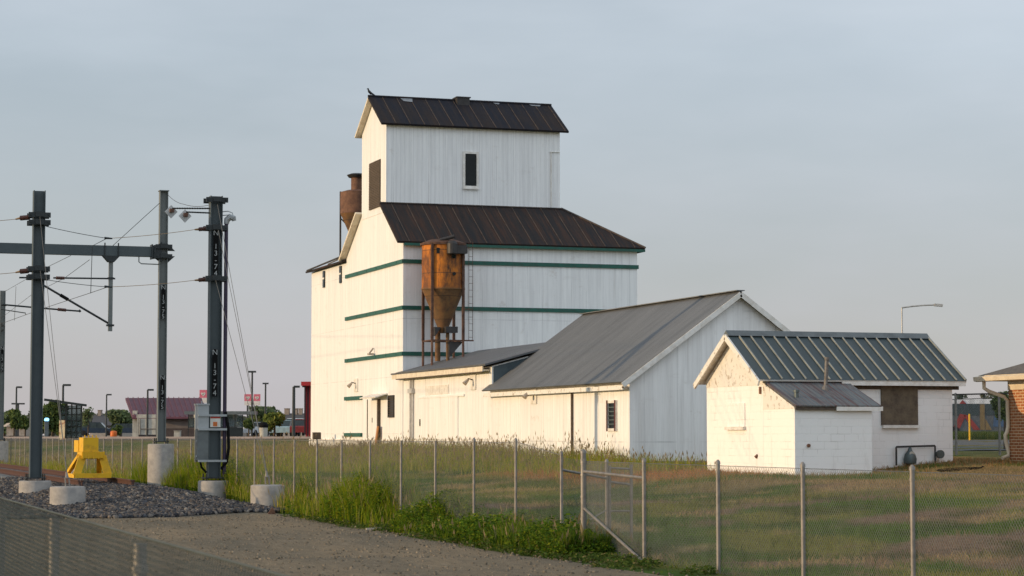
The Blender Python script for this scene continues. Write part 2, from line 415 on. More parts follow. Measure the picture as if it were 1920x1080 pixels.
def turf_colour(x, y):
    "what grows or lies there: green lawn, dry straw, bare brown earth"
    c = np.broadcast_to(np.array((.070, .128, .022)), x.shape + (3,)).copy()
    c = mixc(c, (.175, .175, .040), S(vnoise(x, y, 2.2, 1), .48, .66))
    bare = S(vnoise(x * .8, y, 2.4, 5) * .65 + vnoise(x, y, .8, 6) * .35, .50, .60) * S(x, -1, 1) * (1 - S(y, 10, 16))
    c = mixc(c, (.215, .140, .100), bare * .95)
    c = mixc(c, (.34, .245, .115), S(vnoise(x, y, 1.3, 9), .62, .80) * .8)
    c = mixc(c, (.040, .075, .020), S(vnoise(x, y, 1.1, 14), .62, .78) * .7)
    bank = S(x, 6.5, 11) * S(y, 2, 10) * (1 - S(y, 26, 31)) 
    c = mixc(c, (.28, .20, .105), bank * S(vnoise(x, y, 1.8, 3), .25, .6) * .85)
    red = S(x, 8.5, 10.5) * (1 - S(x, 14, 15)) * S(y, 17.5, 21) * (1 - S(y, 31.5, 33))
    c = mixc(c, (.38, .17, .07), red * .85)
    return c
cols = turf_colour(GX, GY)
cols = mixc(cols, (.24, .19, .06), S(GY, 30, 45) * S(vnoise(GX, GY, 4, 8), .2, .7) * .8)
D = depth(GX, GY)
cols = mixc(cols, (.15, .125, .10), S(D, 150, 154))
o = bulk('ground', np.stack([GX, GY, GZ], -1).reshape(-1, 3), [quad], 'terrain', cols.reshape(-1, 3), 'structure')
def strip(name, ya, yb, left, right, lift, mat, dx=.3, dy=.4, kind='structure', cols=None):
    yy = np.arange(ya, yb + .01, dy); n = int((right(yy) - left(yy)).max() / dx) + 2
    t = np.linspace(0, 1, n)
    Xg = left(yy)[None, :] * (1 - t[:, None]) + right(yy)[None, :] * t[:, None]
    Yg = np.broadcast_to(yy[None, :], Xg.shape)
    Zg = ground_z(Xg, Yg) + lift * np.minimum(1, np.minimum(t, 1 - t) * n / 2)[:, None] - .012 * ((t == 0) | (t == 1))[:, None]
    a_, b_ = Xg.shape; k = np.arange(a_ * b_).reshape(a_, b_)
    q = np.stack([k[:-1, :-1], k[1:, :-1], k[1:, 1:], k[:-1, 1:]], -1).reshape(-1, 4)
    V = np.stack([Xg, Yg, Zg], -1).reshape(-1, 3)
    c_ = None if cols is None else np.broadcast_to(np.array(cols), V.shape)
    return bulk(name, V, [q], mat, c_, kind)
strip('gravel_road', -46, 16.2, lambda y: -13 + 0 * y, lambda y: -.78 + .25 * (vnoise(y, y * 0, 1.7, 21) - .5) + .15 * (vnoise(y, y * 0, .5, 22) - .5), .02, 'gravel')
strip('ballast_bed', 14.2, 110, lambda y: -17 + 0 * y, lambda y: -.8 - .5 * S(y, 22, 30) + .3 * (vnoise(y, y * 0, 1.1, 23) - .5) + 1.5 * np.clip(15.9 - y, 0, 9) * -1, .03, 'stones', cols=(.075, .073, .072), dx=.5)

# ------------------------------------------------------------------ loose stones
def stones(n, x, y, size, name, cols, label=None, lift=0.):
    base = np.array([(i, j, k) for i in (-1, 1) for j in (-1, 1) for k in (-1, 1)], float) * .5
    fq = np.array([(0, 1, 3, 2), (4, 6, 7, 5), (0, 4, 5, 1), (2, 3, 7, 6), (0, 2, 6, 4), (1, 5, 7, 3)])
    V = base[None] * (1 + (RNG.random((n, 8, 3)) - .5) * .75)
    V = V * (size * (.55 + RNG.random((n, 1, 1)) * .9)) * (.6 + .8 * RNG.random((n, 1, 3)))
    A = RNG.normal(size=(n, 3, 3)); Q, _ = np.linalg.qr(A)
    V = np.einsum('nij,nkj->nki', Q, V)
    V[:, :, 0] += x[:, None]; V[:, :, 1] += y[:, None]; V[:, :, 2] += (ground_z(x, y) + lift + RNG.random(n) * size * .4)[:, None]
    idx = (np.arange(n) * 8)[:, None, None] + fq[None]
    cc = np.array(cols)[RNG.integers(0, len(cols), n)] * (.7 + .6 * RNG.random((n, 1)))
    return bulk(name, V.reshape(-1, 3), [idx.reshape(-1, 4)], 'stones', np.repeat(cc, 8, 0), 'stuff')
n = 70000
sy = 13.8 + 26 * RNG.random(n * 3) ** 1.35; sx = -11.5 + 11 * RNG.random(n * 3)
ok = (sy > 14.1 + np.clip((sx + 5.4) / 4.7, 0, 1) * 1.7 + .7 * (vnoise(sx, sy, .7, 31) - .5)) & (sx < -.95 - .5 * S(sy, 22, 30) + .6 * (vnoise(sx, sy, .6, 33) - .5) + .7 * (1 - S(sy, 18, 21)))
sx, sy = sx[ok][:n], sy[ok][:n]
stones(len(sx), sx, sy, .058, 'ballast_stones', [(.06, .06, .064), (.10, .098, .10), (.045, .045, .05), (.15, .125, .11), (.17, .14, .115), (.085, .09, .10), (.24, .21, .18)], lift=.035)
n = 9000
sx = -11 + 10.3 * RNG.random(n); sy = -26 + 41 * RNG.random(n)
stones(n, sx, sy, .026, 'gravel_pebbles', [(.22, .18, .13), (.15, .13, .10), (.25, .205, .15), (.18, .15, .11)], lift=.010)

# ------------------------------------------------------------------ grass and weeds
def blades(name, x, y, h, w, cols, lean=.35, seed_heads=None, zoff=0.):
    n = len(x); z = ground_z(x, y) + zoff - .02
    th = RNG.random(n) * 2 * math.pi; ph = RNG.random(n) * 2 * math.pi
    l = h * lean * (.3 + RNG.random(n))
    dx, dy = np.cos(th), np.sin(th); wx, wy = np.cos(ph) * w / 2, np.sin(ph) * w / 2
    mx, my, mz = x + dx * l * .3, y + dy * l * .3, z + h * .55
    tx, ty, tz = x + dx * l, y + dy * l, z + h * (.97 - .1 * lean)
    V = np.empty((n, 5, 3))
    V[:, 0] = np.stack([x - wx, y - wy, z], -1); V[:, 1] = np.stack([x + wx, y + wy, z], -1)
    V[:, 2] = np.stack([mx - wx * .8, my - wy * .8, mz], -1); V[:, 3] = np.stack([mx + wx * .8, my + wy * .8, mz], -1)
    V[:, 4] = np.stack([tx, ty, tz], -1)
    k = (np.arange(n) * 5)[:, None]
    faces = [k + np.array([[0, 1, 3, 2]]), k + np.array([[2, 3, 4]])]
    C = np.repeat(cols, 5, 0); VV = V.reshape(-1, 3)
    if seed_heads is not None:
        sel = np.where(RNG.random(n) < seed_heads)[0]; m_ = len(sel)
        e = np.stack([tx[sel], ty[sel], tz[sel]], -1); up = np.stack([dx[sel] * .25, dy[sel] * .25, np.ones(m_)], -1)
        hw = np.stack([np.cos(ph[sel] + 1), np.sin(ph[sel] + 1), 0 * ph[sel]], -1) * (w[sel] * 1.3)[:, None]
        L = (.07 + .07 * RNG.random(m_))[:, None]
        H = np.stack([e - up * L * .6, e + up * L * .1 + hw, e + up * L, e + up * L * .1 - hw], 1)
        kk = (len(VV) + np.arange(m_) * 4)[:, None] + np.array([[0, 1, 2, 3]])
        faces.append(kk); VV = np.concatenate([VV, H.reshape(-1, 3)])
        hc = np.array((.27, .205, .11)) * (.7 + .6 * RNG.random((m_, 1)))
        C = np.concatenate([C, np.repeat(hc, 4, 0)])
    return bulk(name, VV, faces, 'blades', C, 'stuff')
PIERS = [(*at(502, 909, 57)[:2],), (*at(400, 895, 63)[:2],), (*at(302, 827, 73)[:2],)]
def off_piers(x, y):
    k = np.ones(x.shape, bool)
    for px_, py_ in PIERS: k &= ~((x > px_ - 1.6) & (x < px_ + .30) & (y > py_ - 3.2) & (y < py_ + .35))
    return k
def pick(n, table):
    p = np.array([t_[0] for t_ in table], float); p /= p.sum()
    c_ = np.array([t_[1] for t_ in table])[RNG.choice(len(table), n, p=p)]
    return c_ * (.75 + .5 * RNG.random((n, 1)))
BX0 = at(755, 800, 100).x  # plane of the long building fronts
def free(x, y):
    "not inside a building or on the railway"
    ins = (x > BX0 - .05) & (y > 31.4) & (y < 78)
    hut = (x > 13.75) & (x < 19.8) & (y > 17.5) & (y < 23.6) & ~((x > 16.2) & (y < 19.5))
    br = (x > 21.3) & (y < 19.3)
    return ~(ins | hut | br)
# tall meadow between the fence and the elevator
n = 330000
y = 8 + 112 * RNG.random(n) ** 1.05; x = -.3 + 15.2 * RNG.random(n)
x = np.where(y > 78, -14 + 42 * RNG.random(n), x)
tallness = S(x - .45 * np.clip(46 - y, -30, 12), 3.2, 8.2) * S(y, 20, 33)
left = S(y - 1.2 * x, 38, 47)
tallness = np.maximum(tallness, left * .95)
tallness = np.maximum(tallness, S(.9 - x, 0, .5) * .7)
ok = free(x, y) & (RNG.random(n) < tallness * (.45 + .55 * S(vnoise(x, y, 1.3, 41), .2, .6)))
x, y, tl = x[ok], y[ok], tallness[ok]; n = len(x)
h = (.36 + .42 * RNG.random(n)) * (.55 + .45 * tl) * (.75 + .5 * vnoise(x, y, 2.2, 42)) * .96 * (1 - .45 * S(depth(x, y), 95, 125)); ok = depth(x, y) < 139; x, y, h, tl = x[ok], y[ok], h[ok], tl[ok]; n = len(x)
close = S(x, BX0 - 2.2, BX0 - .1) * (y > 31) * (y < 79); h = h * (1 + .35 * close * RNG.random(n))
blades('meadow_grass', x, y, h, .010 + .010 * RNG.random(n), pick(n, [(5, (.31, .315, .042)), (2, (.40, .33, .07)), (5, (.20, .25, .030)), (1, (.45, .33, .12))]), .32, .12)
# mown lawn behind the fence
n = 420000
y = -16 + 62 * RNG.random(n) ** 1.25; x = -.2 + 25 * RNG.random(n) ** .9
tc = turf_colour(x, y)
bare_ = (tc[:, 0] > .17) & (tc[:, 1] < .16)
ok = free(x, y) & (RNG.random(n) < np.where(bare_, .22, .95)) & (np.abs((x - CAM.x) * UX - (y - CAM.y) * UY) < depth(x, y) * .25)
x, y, tc = x[ok], y[ok], tc[ok]; n = len(x)
h = (.05 + .11 * RNG.random(n) ** 2) * (.7 + .7 * vnoise(x, y, 1.1, 43))
cc = tc * (.65 + .7 * RNG.random((n, 1))) * 1.25; gsel = RNG.random(n) < .06; cc[gsel] = pick(int(gsel.sum()), [(4, (.060, .098, .024)), (2, (.105, .13, .034)), (1, (.21, .17, .08))])
blades('lawn_grass', x, y, h, .008 + .008 * RNG.random(n), cc, .9)
# unkempt dry edge by the foot of the shed and the hut
n = 26000
y = 15 + 18 * RNG.random(n); x = 8 + 13.4 * RNG.random(n)
ok = free(x, y) & (RNG.random(n) < S(x, 8, 12) * .85 * (y > 18) + (.30 * (vnoise(x, y, .8, 49) > .5)))
x, y = x[ok], y[ok]; n = len(x)
blades('dry_grass', x, y, .07 + .17 * RNG.random(n) ** 2, .009 + .008 * RNG.random(n), pick(n, [(4, (.42, .19, .075)), (2, (.38, .27, .12)), (1, (.16, .18, .05))]), .6)
# weeds along the fence
n = 70000
y = -4.6 + 46 * RNG.random(n) ** 1.5; x = -.85 + 1.9 * RNG.random(n)
dens = S(vnoise(y, x * .5, 1.5, 51), .22, .55) * (1 - S(np.abs(x + .1), .5, .95)) * (1 - .75 * np.exp(-((y - 3.6) / 1.1) ** 2))
ok = (RNG.random(n) < dens) & off_piers(x, y); x, y, dn = x[ok], y[ok], dens[ok]; n = len(x)
h = (.25 + .55 * RNG.random(n)) * (.45 + .75 * dn) * (.55 + .75 * S(y, 2, 10)) * (.7 + .6 * vnoise(y, x, .8, 55))
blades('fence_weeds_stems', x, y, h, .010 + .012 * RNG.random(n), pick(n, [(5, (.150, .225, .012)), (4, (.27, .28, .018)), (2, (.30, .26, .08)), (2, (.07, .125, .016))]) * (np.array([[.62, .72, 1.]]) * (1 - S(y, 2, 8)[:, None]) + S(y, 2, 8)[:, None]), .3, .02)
def leafy(name, x, y, h, per, size, table, spread=.16, shade=None):
    n = len(x); N = n * per
    px = np.repeat(x, per); py = np.repeat(y, per); hh = np.repeat(h, per)
    t_ = RNG.random(N) ** .8
    rr = spread * hh / .5 * (1.15 - .75 * t_) * np.sqrt(RNG.random(N)); an = RNG.random(N) * 2 * math.pi
    c_ = np.stack([px + rr * np.cos(an), py + rr * np.sin(an), np.repeat(ground_z(x, y), per) + hh * (.06 + .94 * t_)], -1)
    d = np.stack([np.cos(an), np.sin(an), -.5 + 1.1 * RNG.random(N)], -1); d /= np.linalg.norm(d, axis=1)[:, None]
    w = np.cross(d, RNG.normal(size=(N, 3))); w /= np.linalg.norm(w, axis=1)[:, None]
    s_ = (size * (.6 + .8 * RNG.random(N)))[:, None]
    V = np.stack([c_ - d * s_ * .5, c_ + w * s_ * .3, c_ + d * s_ * .6, c_ - w * s_ * .3], 1)
    idx = (np.arange(N) * 4)[:, None] + np.array([[0, 1, 2, 3]])
    C = pick(N, table)
    if shade is not None: C = C * np.repeat(shade, per, 0)
    return bulk(name, V.reshape(-1, 3), [idx], 'leaves', np.repeat(C, 4, 0), 'stuff')
n = 9500
y = -4.8 + 34 * RNG.random(n) ** 1.45; x = -.85 + 1.7 * RNG.random(n)
dens = S(vnoise(y, x * .4, 1.5, 51), .25, .6) * (1 - S(np.abs(x + .15), .45, .9)) * (1 - .7 * np.exp(-((y - 3.6) / 1.0) ** 2)) * S(y, -5.2, -4)
ok = (RNG.random(n) < dens) & off_piers(x, y); x, y, dn = x[ok], y[ok], dens[ok]; n = len(x)
h = (.16 + .48 * RNG.random(n) * dn) * (.85 + .55 * S(y, 0, 9)) * (.6 + .8 * vnoise(y, x, .7, 57))
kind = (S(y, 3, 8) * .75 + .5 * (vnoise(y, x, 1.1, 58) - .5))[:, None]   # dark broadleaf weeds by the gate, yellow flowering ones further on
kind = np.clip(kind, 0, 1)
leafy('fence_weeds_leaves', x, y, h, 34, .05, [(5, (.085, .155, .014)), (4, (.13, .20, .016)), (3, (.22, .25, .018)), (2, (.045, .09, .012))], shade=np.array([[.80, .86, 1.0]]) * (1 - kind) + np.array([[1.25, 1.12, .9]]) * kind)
n = 2600   # low creeping weeds at the road edge
y = -9 + 25 * RNG.random(n) ** 1.1; x = -1.3 + 1.2 * RNG.random(n); ok = RNG.random(n) < S(vnoise(x, y, .9, 61), .35, .7) * S(x, -1.35, -.5); x, y = x[ok], y[ok]
leafy('road_edge_weeds', x, y, .05 + .10 * RNG.random(len(x)), 14, .045, [(5, (.06, .10, .02)), (2, (.10, .13, .025)), (1, (.2, .17, .07))], .5)
n = 260    # taller seeding stalks standing against the white walls
x = BX0 - .3 - 5.0 * RNG.random(n) ** 1.3; y = 30 + 46 * RNG.random(n) ** 1.2; ok = vnoise(x, y, 2.0, 71) > .42; x, y = x[ok], y[ok]; n = len(x)
hs_ = .75 + .55 * RNG.random(n)
blades('tall_stalks', np.repeat(x, 4) + .05 * RNG.normal(size=4 * n), np.repeat(y, 4) + .05 * RNG.normal(size=4 * n), np.repeat(hs_, 4) * (.7 + .35 * RNG.random(4 * n)), .010 + .006 * RNG.random(4 * n), pick(4 * n, [(3, (.24, .20, .09)), (2, (.14, .16, .05))]), .28, .9)
leafy('stalk_leaves', x, y, hs_ * .8, 16, .045, [(3, (.17, .16, .06)), (3, (.10, .13, .04))], .05)

# ------------------------------------------------------------------ grain elevator
EX, EY = BX0, at(755, 800, 100).y
EL = thing('grain_elevator', (EX, EY, .85), 'tall white metal clad grain elevator with dark cupola roof and green bands', 'grain elevator')
X1, Y1 = EX + 11.35, EY + 10.5
CY0, CY1, CX1 = EY + 2.95, EY + 7.45, EX + 8.57
b = MB(); b.prism([(EX, EY, 1.7), (EX, EY, 10.68), (EX, CY0, 12.52), (EX, CY1, 12.52), (EX, Y1, 10.68), (EX, Y1, 1.7)], (8.5, 0, 0)); b.box(EX + 8.5, X1, EY, Y1, 1.7, 10.68)
b.build('wall', 'elevator_siding', EL)
b = MB(); b.box(EX + .03, EX + 9, Y1 + .005, EY + 18.2, 1.7, 10.5); b.build('annex_wall', 'elevator_siding', EL)
b = MB(); b.box(EX - .05, X1 + .05, EY - .05, EY + 18.25, .2, 1.7); b.build('foundation', 'white_foundation', EL)
cup = MB(); cup.prism([(EX - .02, CY0, 12.3), (EX - .02, CY0, 16.45), (EX - .02, EY + 5.2, 17.84), (EX - .02, CY1, 16.45), (EX - .02, CY1, 12.3)], (CX1 - EX + .02, 0, 0))
cupola = cup.build('cupola', 'cupola_siding', EL)
def seams(mb, x0, x1, step, ya, za, yb, zb, mi, w=.035, h=.03, clip=None):
    n_ = Vector((0, -(zb - za), yb - ya)).normalized()
    if n_.z < 0: n_ = -n_
    xx = x0
    while xx < x1:
        y_, z_ = yb, zb
        if clip and xx > clip[0]:
            k = (xx - clip[0]) / (clip[1] - clip[0]); y_, z_ = yb + (ya - yb) * k, zb + (za - zb) * k
        if abs(y_ - ya) > .1: mb.bar(Vector((xx, ya, za)) + n_ * h * .4, Vector((xx, y_, z_)) + n_ * h * .4, w, h, mi, up=n_)
        xx += step * random.uniform(.93, 1.07)
def cup_roof():
    r = MB(); xa, xb = EX - .32, CX1 + .36; yr, zr = EY + 5.2, 18.0
    ye, ze = CY0 - .3, 16.40
    r.slab([(xa, ye, ze), (xb, ye, ze), (xb, yr, zr), (xa, yr, zr)], .10, 0, 1, 0)
    r.slab([(xa, CY1 + .3, ze), (xb, CY1 + .3, ze), (xb, yr, zr), (xa, yr, zr)], .10, 0, 1, 1)
    seams(r, xa + .7, xb - .1, .72, ye, ze, yr, zr, 2, .024, .022)
    r.tube([(xa, yr, zr + .02), (xb, yr, zr + .02)], .06, 8, 0)
    for px_, w_, d_ in ((1.25, .6, .28), (5.9, .35, .12), (7.75, .6, .12)):
        k0, k1 = .03, .03 + d_ / 2.2
        p = lambda xx, k: Vector((EX + xx, yr + (ye - yr) * k, zr + (ze - zr) * k + .012 + .02))
        q = [p(px_, k0), p(px_ + w_, k0), p(px_ + w_ - .08, k1), p(px_ + .1, k1 * .9)]
        r.add(q, [(0, 1, 2, 3)], 3)
    o_ = r.build('cupola_roof', ['cupola_roofing', 'cream_trim', 'seam_rust', 'patch_metal'], EL)
    v = MB(); v.box(EX + 4.0, EX + 4.62, yr - .42, yr + .2, zr - .42, zr + .10); v.box(EX + 3.95, EX + 4.67, yr - .46, yr + .24, zr + .10, zr + .15); v.build('ridge_vent', 'dark_steel', o_)
cup_roof()
def main_roof():
    r = MB(); xa, xb = EX - .34, X1 + .30; ze = 10.64; zt = 12.68; yf, yb = EY - .3, Y1 + .3
    A, B_, C_, D_ = (xa, yf, ze), (xb, yf, ze), (CX1 + .06, CY0 - .04, zt), (xa, CY0 - .04, zt)
    r.slab([A, B_, C_, D_], .11, 0, 1, 0)
    r.slab([(xa, yb, ze), (xb, yb, ze), (CX1 + .06, CY1 + .04, zt), (xa, CY1 + .04, zt)], .11, 0, 1, 1)
    r.slab([B_, (xb, yb, ze), (CX1 + .06, CY1 + .04, zt), C_], .11, 0, 1, 0)
    seams(r, xa + .55, xb - .2, .73, yf, ze, CY0 - .04, zt, 2, .026, .026, clip=(CX1 + .06, xb))
    r.tube([Vector(B_), Vector(C_) + Vector((0, 0, .02))], .06, 6, 2)
    r.bar((xa, CY0 - .06, zt + .02), (CX1 + .06, CY0 - .06, zt + .02), .10, .05, 2)
    r.build('roof', ['rusty_roof', 'cream_trim', 'seam_rust'], EL)
    g = MB(); g.box(EX - .02, X1 + .31, yf + .03, yf + .09, ze - .19, ze - .07); g.box(X1 + .24, X1 + .28, yf + .1, yb, ze - .19, ze - .07); g.build('eaves_trim', 'green_paint', EL)
main_roof()
r = MB(); r.slab([(EX - .25, Y1 + .0, 10.56), (EX - .25, EY + 18.45, 10.56), (EX + 4.6, EY + 14.5, 11.5), (EX + 4.6, Y1, 11.5)], .09, 0, 0, 0)
r.bar((EX - .2, EY + 18.3, 10.6), (EX + 1.4, EY + 11.6, 11.45), .07, .07, 1); r.bar((EX - .2, EY + 13.6, 10.6), (EX + 1.4, EY + 11.6, 11.45), .05, .05, 1)
r.build('annex_roof', ['rusty_roof', 'dark_steel'], EL)
for z in (9.75, 7.65, 5.57):
    g = MB(); g.box(EX - .07, X1 + .06, EY - .07, EY - .003, z - .09, z + .09); g.box(EX - .07, EX - .003, EY - .003, EY + 10.55, z - .09, z + .09)
    for k in range(9): g.box(EX + .4 + k * 1.3, EX + .46 + k * 1.3, EY - .085, EY - .07, z - .03, z + .03)
    for k in range(6): g.box(EX - .085, EX - .07, EY + .9 + k * 1.8, EY + 1.0 + k * 1.8, z - .03, z + .03)
    g.build('green_band', 'green_paint', EL)
for z in (3.70, 1.92):
    g = MB(); g.box(EX - .10, EX - .003, EY + 7.2, EY + 10.5, z - .09, z + .09); g.build('green_band', 'green_paint', EL)
for y0 in (15.1, 11.55):
    g = MB(); g.box(EX - .03, EX + .028, EY + y0, EY + y0 + .38, 9.52, 10.38); s_ = g.build('vent_slot', 'dark_opening', EL)
    g = MB(); g.box(EX - .04, EX - .031, EY + y0, EY + y0 + .38, 9.95, 10.03); g.build('crossbar', 'white_trim', s_)
def window(parent, face, u0, u1, z0, z1, plane, fr=.09, bars=0, frame='white_trim', pane='dark_opening', name='window', slats=0):
    "face 'y': plane of constant y looking to -y; face 'x': plane of constant x looking to -x"
    f_ = MB(); p_ = MB()
    def bx(mb, a, b_, c_, d_, t0, t1):
        if face == 'y': mb.box(a, b_, plane - t1, plane - t0, c_, d_)
        else: mb.box(plane - t1, plane - t0, a, b_, c_, d_)
    bx(f_, u0 - fr, u0, z0 - fr, z1 + fr, 0, .07); bx(f_, u1, u1 + fr, z0 - fr, z1 + fr, 0, .07)
    bx(f_, u0, u1, z1, z1 + fr, 0, .065); bx(f_, u0, u1, z0 - fr, z0, 0, .065)
    w_ = f_.build(name, frame, parent)
    bx(p_, u0, u1, z0, z1, .0, .02); p_.build('pane', pane, w_)
    if bars or slats:
        q_ = MB()
        for k in range(bars): zz = z0 + (z1 - z0) * (k + 1) / (bars + 1); bx(q_, u0, u1, zz - .02, zz + .02, .03, .05)
        for k in range(slats): zz = z0 + (z1 - z0) * (k + .5) / slats; bx(q_, u0, u1, zz - .018, zz + .018, .02, .055)
        q_.build('bars' if bars else 'louvre', 'weathered_brown' if slats else 'meter_grey', w_)
    return w_
w = window(cupola, 'y', EX + 3.82, EX + 4.38, 13.63, 15.15, CY0, .10)
g = MB(); g.box(EX + 3.70, EX + 4.50, CY0 - .12, CY0 - .071, 13.46, 13.53); g.build('sill', 'white_trim', cupola)
g = MB(); gx = EX - .02
g.box(gx - .05, gx, EY + 3.9, EY + 5.9, 12.62, 14.86, 0)
for k in range(28): g.bar((gx - .055, EY + 3.92, 12.68 + k * .079), (gx - .055, EY + 5.88, 12.68 + k * .079), .012, .05, 0, up=(.6, 0, 1))
g.build('louvre', 'weathered_brown', cupola)
g = MB(); g.tube([(EX + 8.12, CY0 - .03, 12.75), (EX + 8.12, CY0 - .03, 15.4)], .025, 6); g.tube([(EX + 8.05, CY0 - .03, 15.4), (EX + 8.56, CY0 - .03, 15.4)], .02, 6); g.build('conduit', 'white_trim', cupola)
# door side of the elevator
g = MB(); g.box(EX - .03, EX - .002, EY + 4.0, EY + 5.7, 1.72, 3.56); dr = g.build('door', 'shed_siding', EL)
g = MB(); g.box(EX - .05, EX - .031, EY + 5.2, EY + 5.26, 2.5, 2.72); g.build('handle', 'dark_steel', dr)
g = MB(); g.box(EX - .14, EX - .004, EY + 3.84, EY + 4.0, 1.3, 3.60); g.build('door_post', 'weathered_brown', EL)
g = MB(); g.box(EX - .03, EX - .004, EY + 6.2, EY + 6.27, 1.75, 3.6); g.build('door_track', 'weathered_brown', EL)
g = MB(); g.slab([(EX - .6, EY + 2.6, 3.66), (EX - .6, EY + 5.5, 3.66), (EX, EY + 5.5, 3.84), (EX, EY + 2.6, 3.84)], .05, 0, 0, 0)
g.build('door_canopy', 'white_trim', EL)
window(EL, 'x', EY + 1.45, EY + 2.3, 2.78, 3.66, EX, .07, frame='dark_steel', slats=8)
g = MB(); g.bar((EX - .35, EY + 3.7, .9), (EX - .16, EY + 3.7, 2.32), .05, .26, 0, up=(0, 1, 0))
solo(g, 'plank', 'orange_wood', 'short orange brown plank leaning at the elevator door post', 'plank')
def barn_lamp(y, z, label):
    r_ = thing('floodlight', (EX, y, z), label, 'lamp', 'floodlights on the white walls')
    q = MB(); q.box(EX - .05, EX - .004, y - .35, y + .35, z - .32, z + .32); q.build('backboard', 'white_trim', r_)
    q = MB(); q.tube([(EX - .05, y, z + .08), (EX - .24, y, z + .14), (EX - .28, y, z + .04)], .025, 6); q.build('arm', 'dark_steel', r_)
    q = MB(); q.tube([(EX - .24, y - .02, z + .10), (EX - .42, y - .05, z - .08)], [.05, .10], 12); q.build('lamp_head', 'lamp_shade', r_)
barn_lamp(EY + 8.4, 4.33, 'small floodlight on the elevator wall above the short green band')
barn_lamp(EY - 10.72, 4.05, 'small floodlight on the low connecting wing near the shed roof')
barn_lamp(EY - 18.25, 3.38, 'small floodlight under the eaves of the gabled grey roofed shed')
g = MB(); zz = 5.57
g.box(EX - .30, EX - .08, EY + 4.85, EY + 5.2, 5.68, 5.76); g.bar((EX - .25, EY + 5, 5.76), (EX - .06, EY + 5, 6.0), .07, .07); g.build('spout', 'lamp_shade', EL)
# bird
b = MB(); bp = Vector((EX - .26, EY + 5.2, 18.09))
b.tube([bp + Vector(v) for v in ((.30, 0, -.02), (.2, 0, .02), (.08, 0, .07), (-.01, 0, .15), (-.04, 0, .22), (-.05, 0, .26))], [.012, .035, .065, .065, .04, .035], 8)
b.tube([bp + Vector(v) for v in ((-.03, 0, .27), (-.07, 0, .275), (-.13, 0, .26))], [.038, .036, .004], 8)
b.tube([bp + Vector((.05, .02, .05)), bp + Vector((.04, .02, -.04))], .008, 5); b.tube([bp + Vector((.05, -.02, .05)), bp + Vector((.04, -.02, -.04))], .008, 5)
solo(b, 'bird', 'bird_black', 'small dark bird perched on the left tip of the cupola ridge', 'bird', smooth=True)

# rusty hopper beside the elevator
def wing_roof_z(x): return 4.63 + .27 * (x - EX + .35)
HX, HY = EX + 1.44, EY - 1.5
HP = thing('rusty_hopper', (HX, HY, 5.0), 'orange rusty steel hopper on four legs above the low wing roof', 'hopper')
b = MB(); b.lathe([(.96, 8.42), (.96, 10.36)], HX, HY, 36); tank = b.build('tank', 'rust_plate', HP, True)
b = MB(); b.lathe([(1.04, 10.36), (1.04, 10.46), (.6, 10.62), (.0, 10.66)], HX, HY, 36); b.build('lid', 'rust_leg', HP, True)
b = MB(); b.lathe([(.20, 6.45), (.27, 6.75), (.955, 8.42)], HX, HY, 36); b.lathe([(.98, 8.38), (.98, 8.46)], HX, HY, 36); b.build('cone', 'rust_plate', HP, True)
for sx_ in (-.72, .72):
    for sy_ in (-.72, .72):
        x_, y_ = HX + sx_, HY + sy_
        b = MB(); b.bar((x_, y_, 6.1), (x_, y_, 10.4), .11, .11); b.bar((x_, y_, wing_roof_z(x_) - .05), (x_, y_, 6.1), .085, .085, 1); b.build('leg', ['rust_leg', 'rust_dull'], HP)
b = MB(); q = [(HX - .72, HY - .72), (HX + .72, HY - .72), (HX + .72, HY + .72), (HX - .72, HY + .72)]
for k in range(4): b.bar((*q[k], 6.1), (*q[(k + 1) % 4], 6.1), .06, .06)
b.bar((HX + .72, HY - .72, 6.1), (HX + 1.2, HY - .72, 6.1), .06, .06); b.build('brace_ring', 'rust_leg', HP)
b = MB(); b.bar((HX + .72, HY - .72, 7.5), (HX + 1.1, HY - .72, 7.5), .04, .04); b.build('ladder_stay', 'rust_leg', HP)
b = MB()
for dx in (.98, 1.16): b.tube([(HX + dx, HY - .72, 6.1), (HX + dx, HY - .72, 10.5)], .013, 5)
for k in range(15): b.tube([(HX + .98, HY - .72, 6.25 + k * .3), (HX + 1.16, HY - .72, 6.25 + k * .3)], .009, 5)
b.build('ladder', 'rust_leg', HP)
b = MB(); b.tube([(HX + .05, HY - .1, 6.8), (HX + .12, HY - .3, 6.45), (HX + .12, HY - .35, 5.0)], [.13, .08, .075], 10); b.tube([(HX - .22, HY + .1, 6.7), (HX - .22, HY + .1, 5.2)], .12, 10)
b.build('discharge_pipe', 'rust_plate', HP, True)
b = MB(); b.box(HX - .05, HX + .5, HY - .62, HY - .1, 6.45, 6.72); b.build('valve_box', 'dark_steel', HP)
b = MB(); b.prism([(HX + .1, HY - .6, 6.05), (HX + .75, HY - .6, 6.05), (HX + .12, HY - .6, 5.35)], (0, .35, 0)); b.build('spout_gusset', 'dark_steel', HP)
b = MB(); b.prism([(HX - .5, HY - .35, 6.7), (HX - .2, HY - .35, 6.7), (HX - .45, HY - .35, 6.3)], (0, .3, 0)); b.build('cone_gusset', 'dark_steel', HP)
b = MB(); b.lathe([(.19, 9.9), (.24, 9.95), (.24, 10.38), (.15, 10.5)], HX + .1, HY - 1.05, 14); b.box(HX + .28, HX + .8, HY - 1.1, HY - .75, 9.95, 10.32); b.tube([(HX - .35, HY - .7, 10.55), (HX + .25, HY - .9, 10.72)], .08, 8); b.build('fan_unit', 'dark_steel', tank)
b = MB(); b.tube([(HX + .22, HY - .93, 9.05), (HX + .22, HY - 1.0, 9.05)], .08, 10); b.build('port', 'dark_opening', tank)
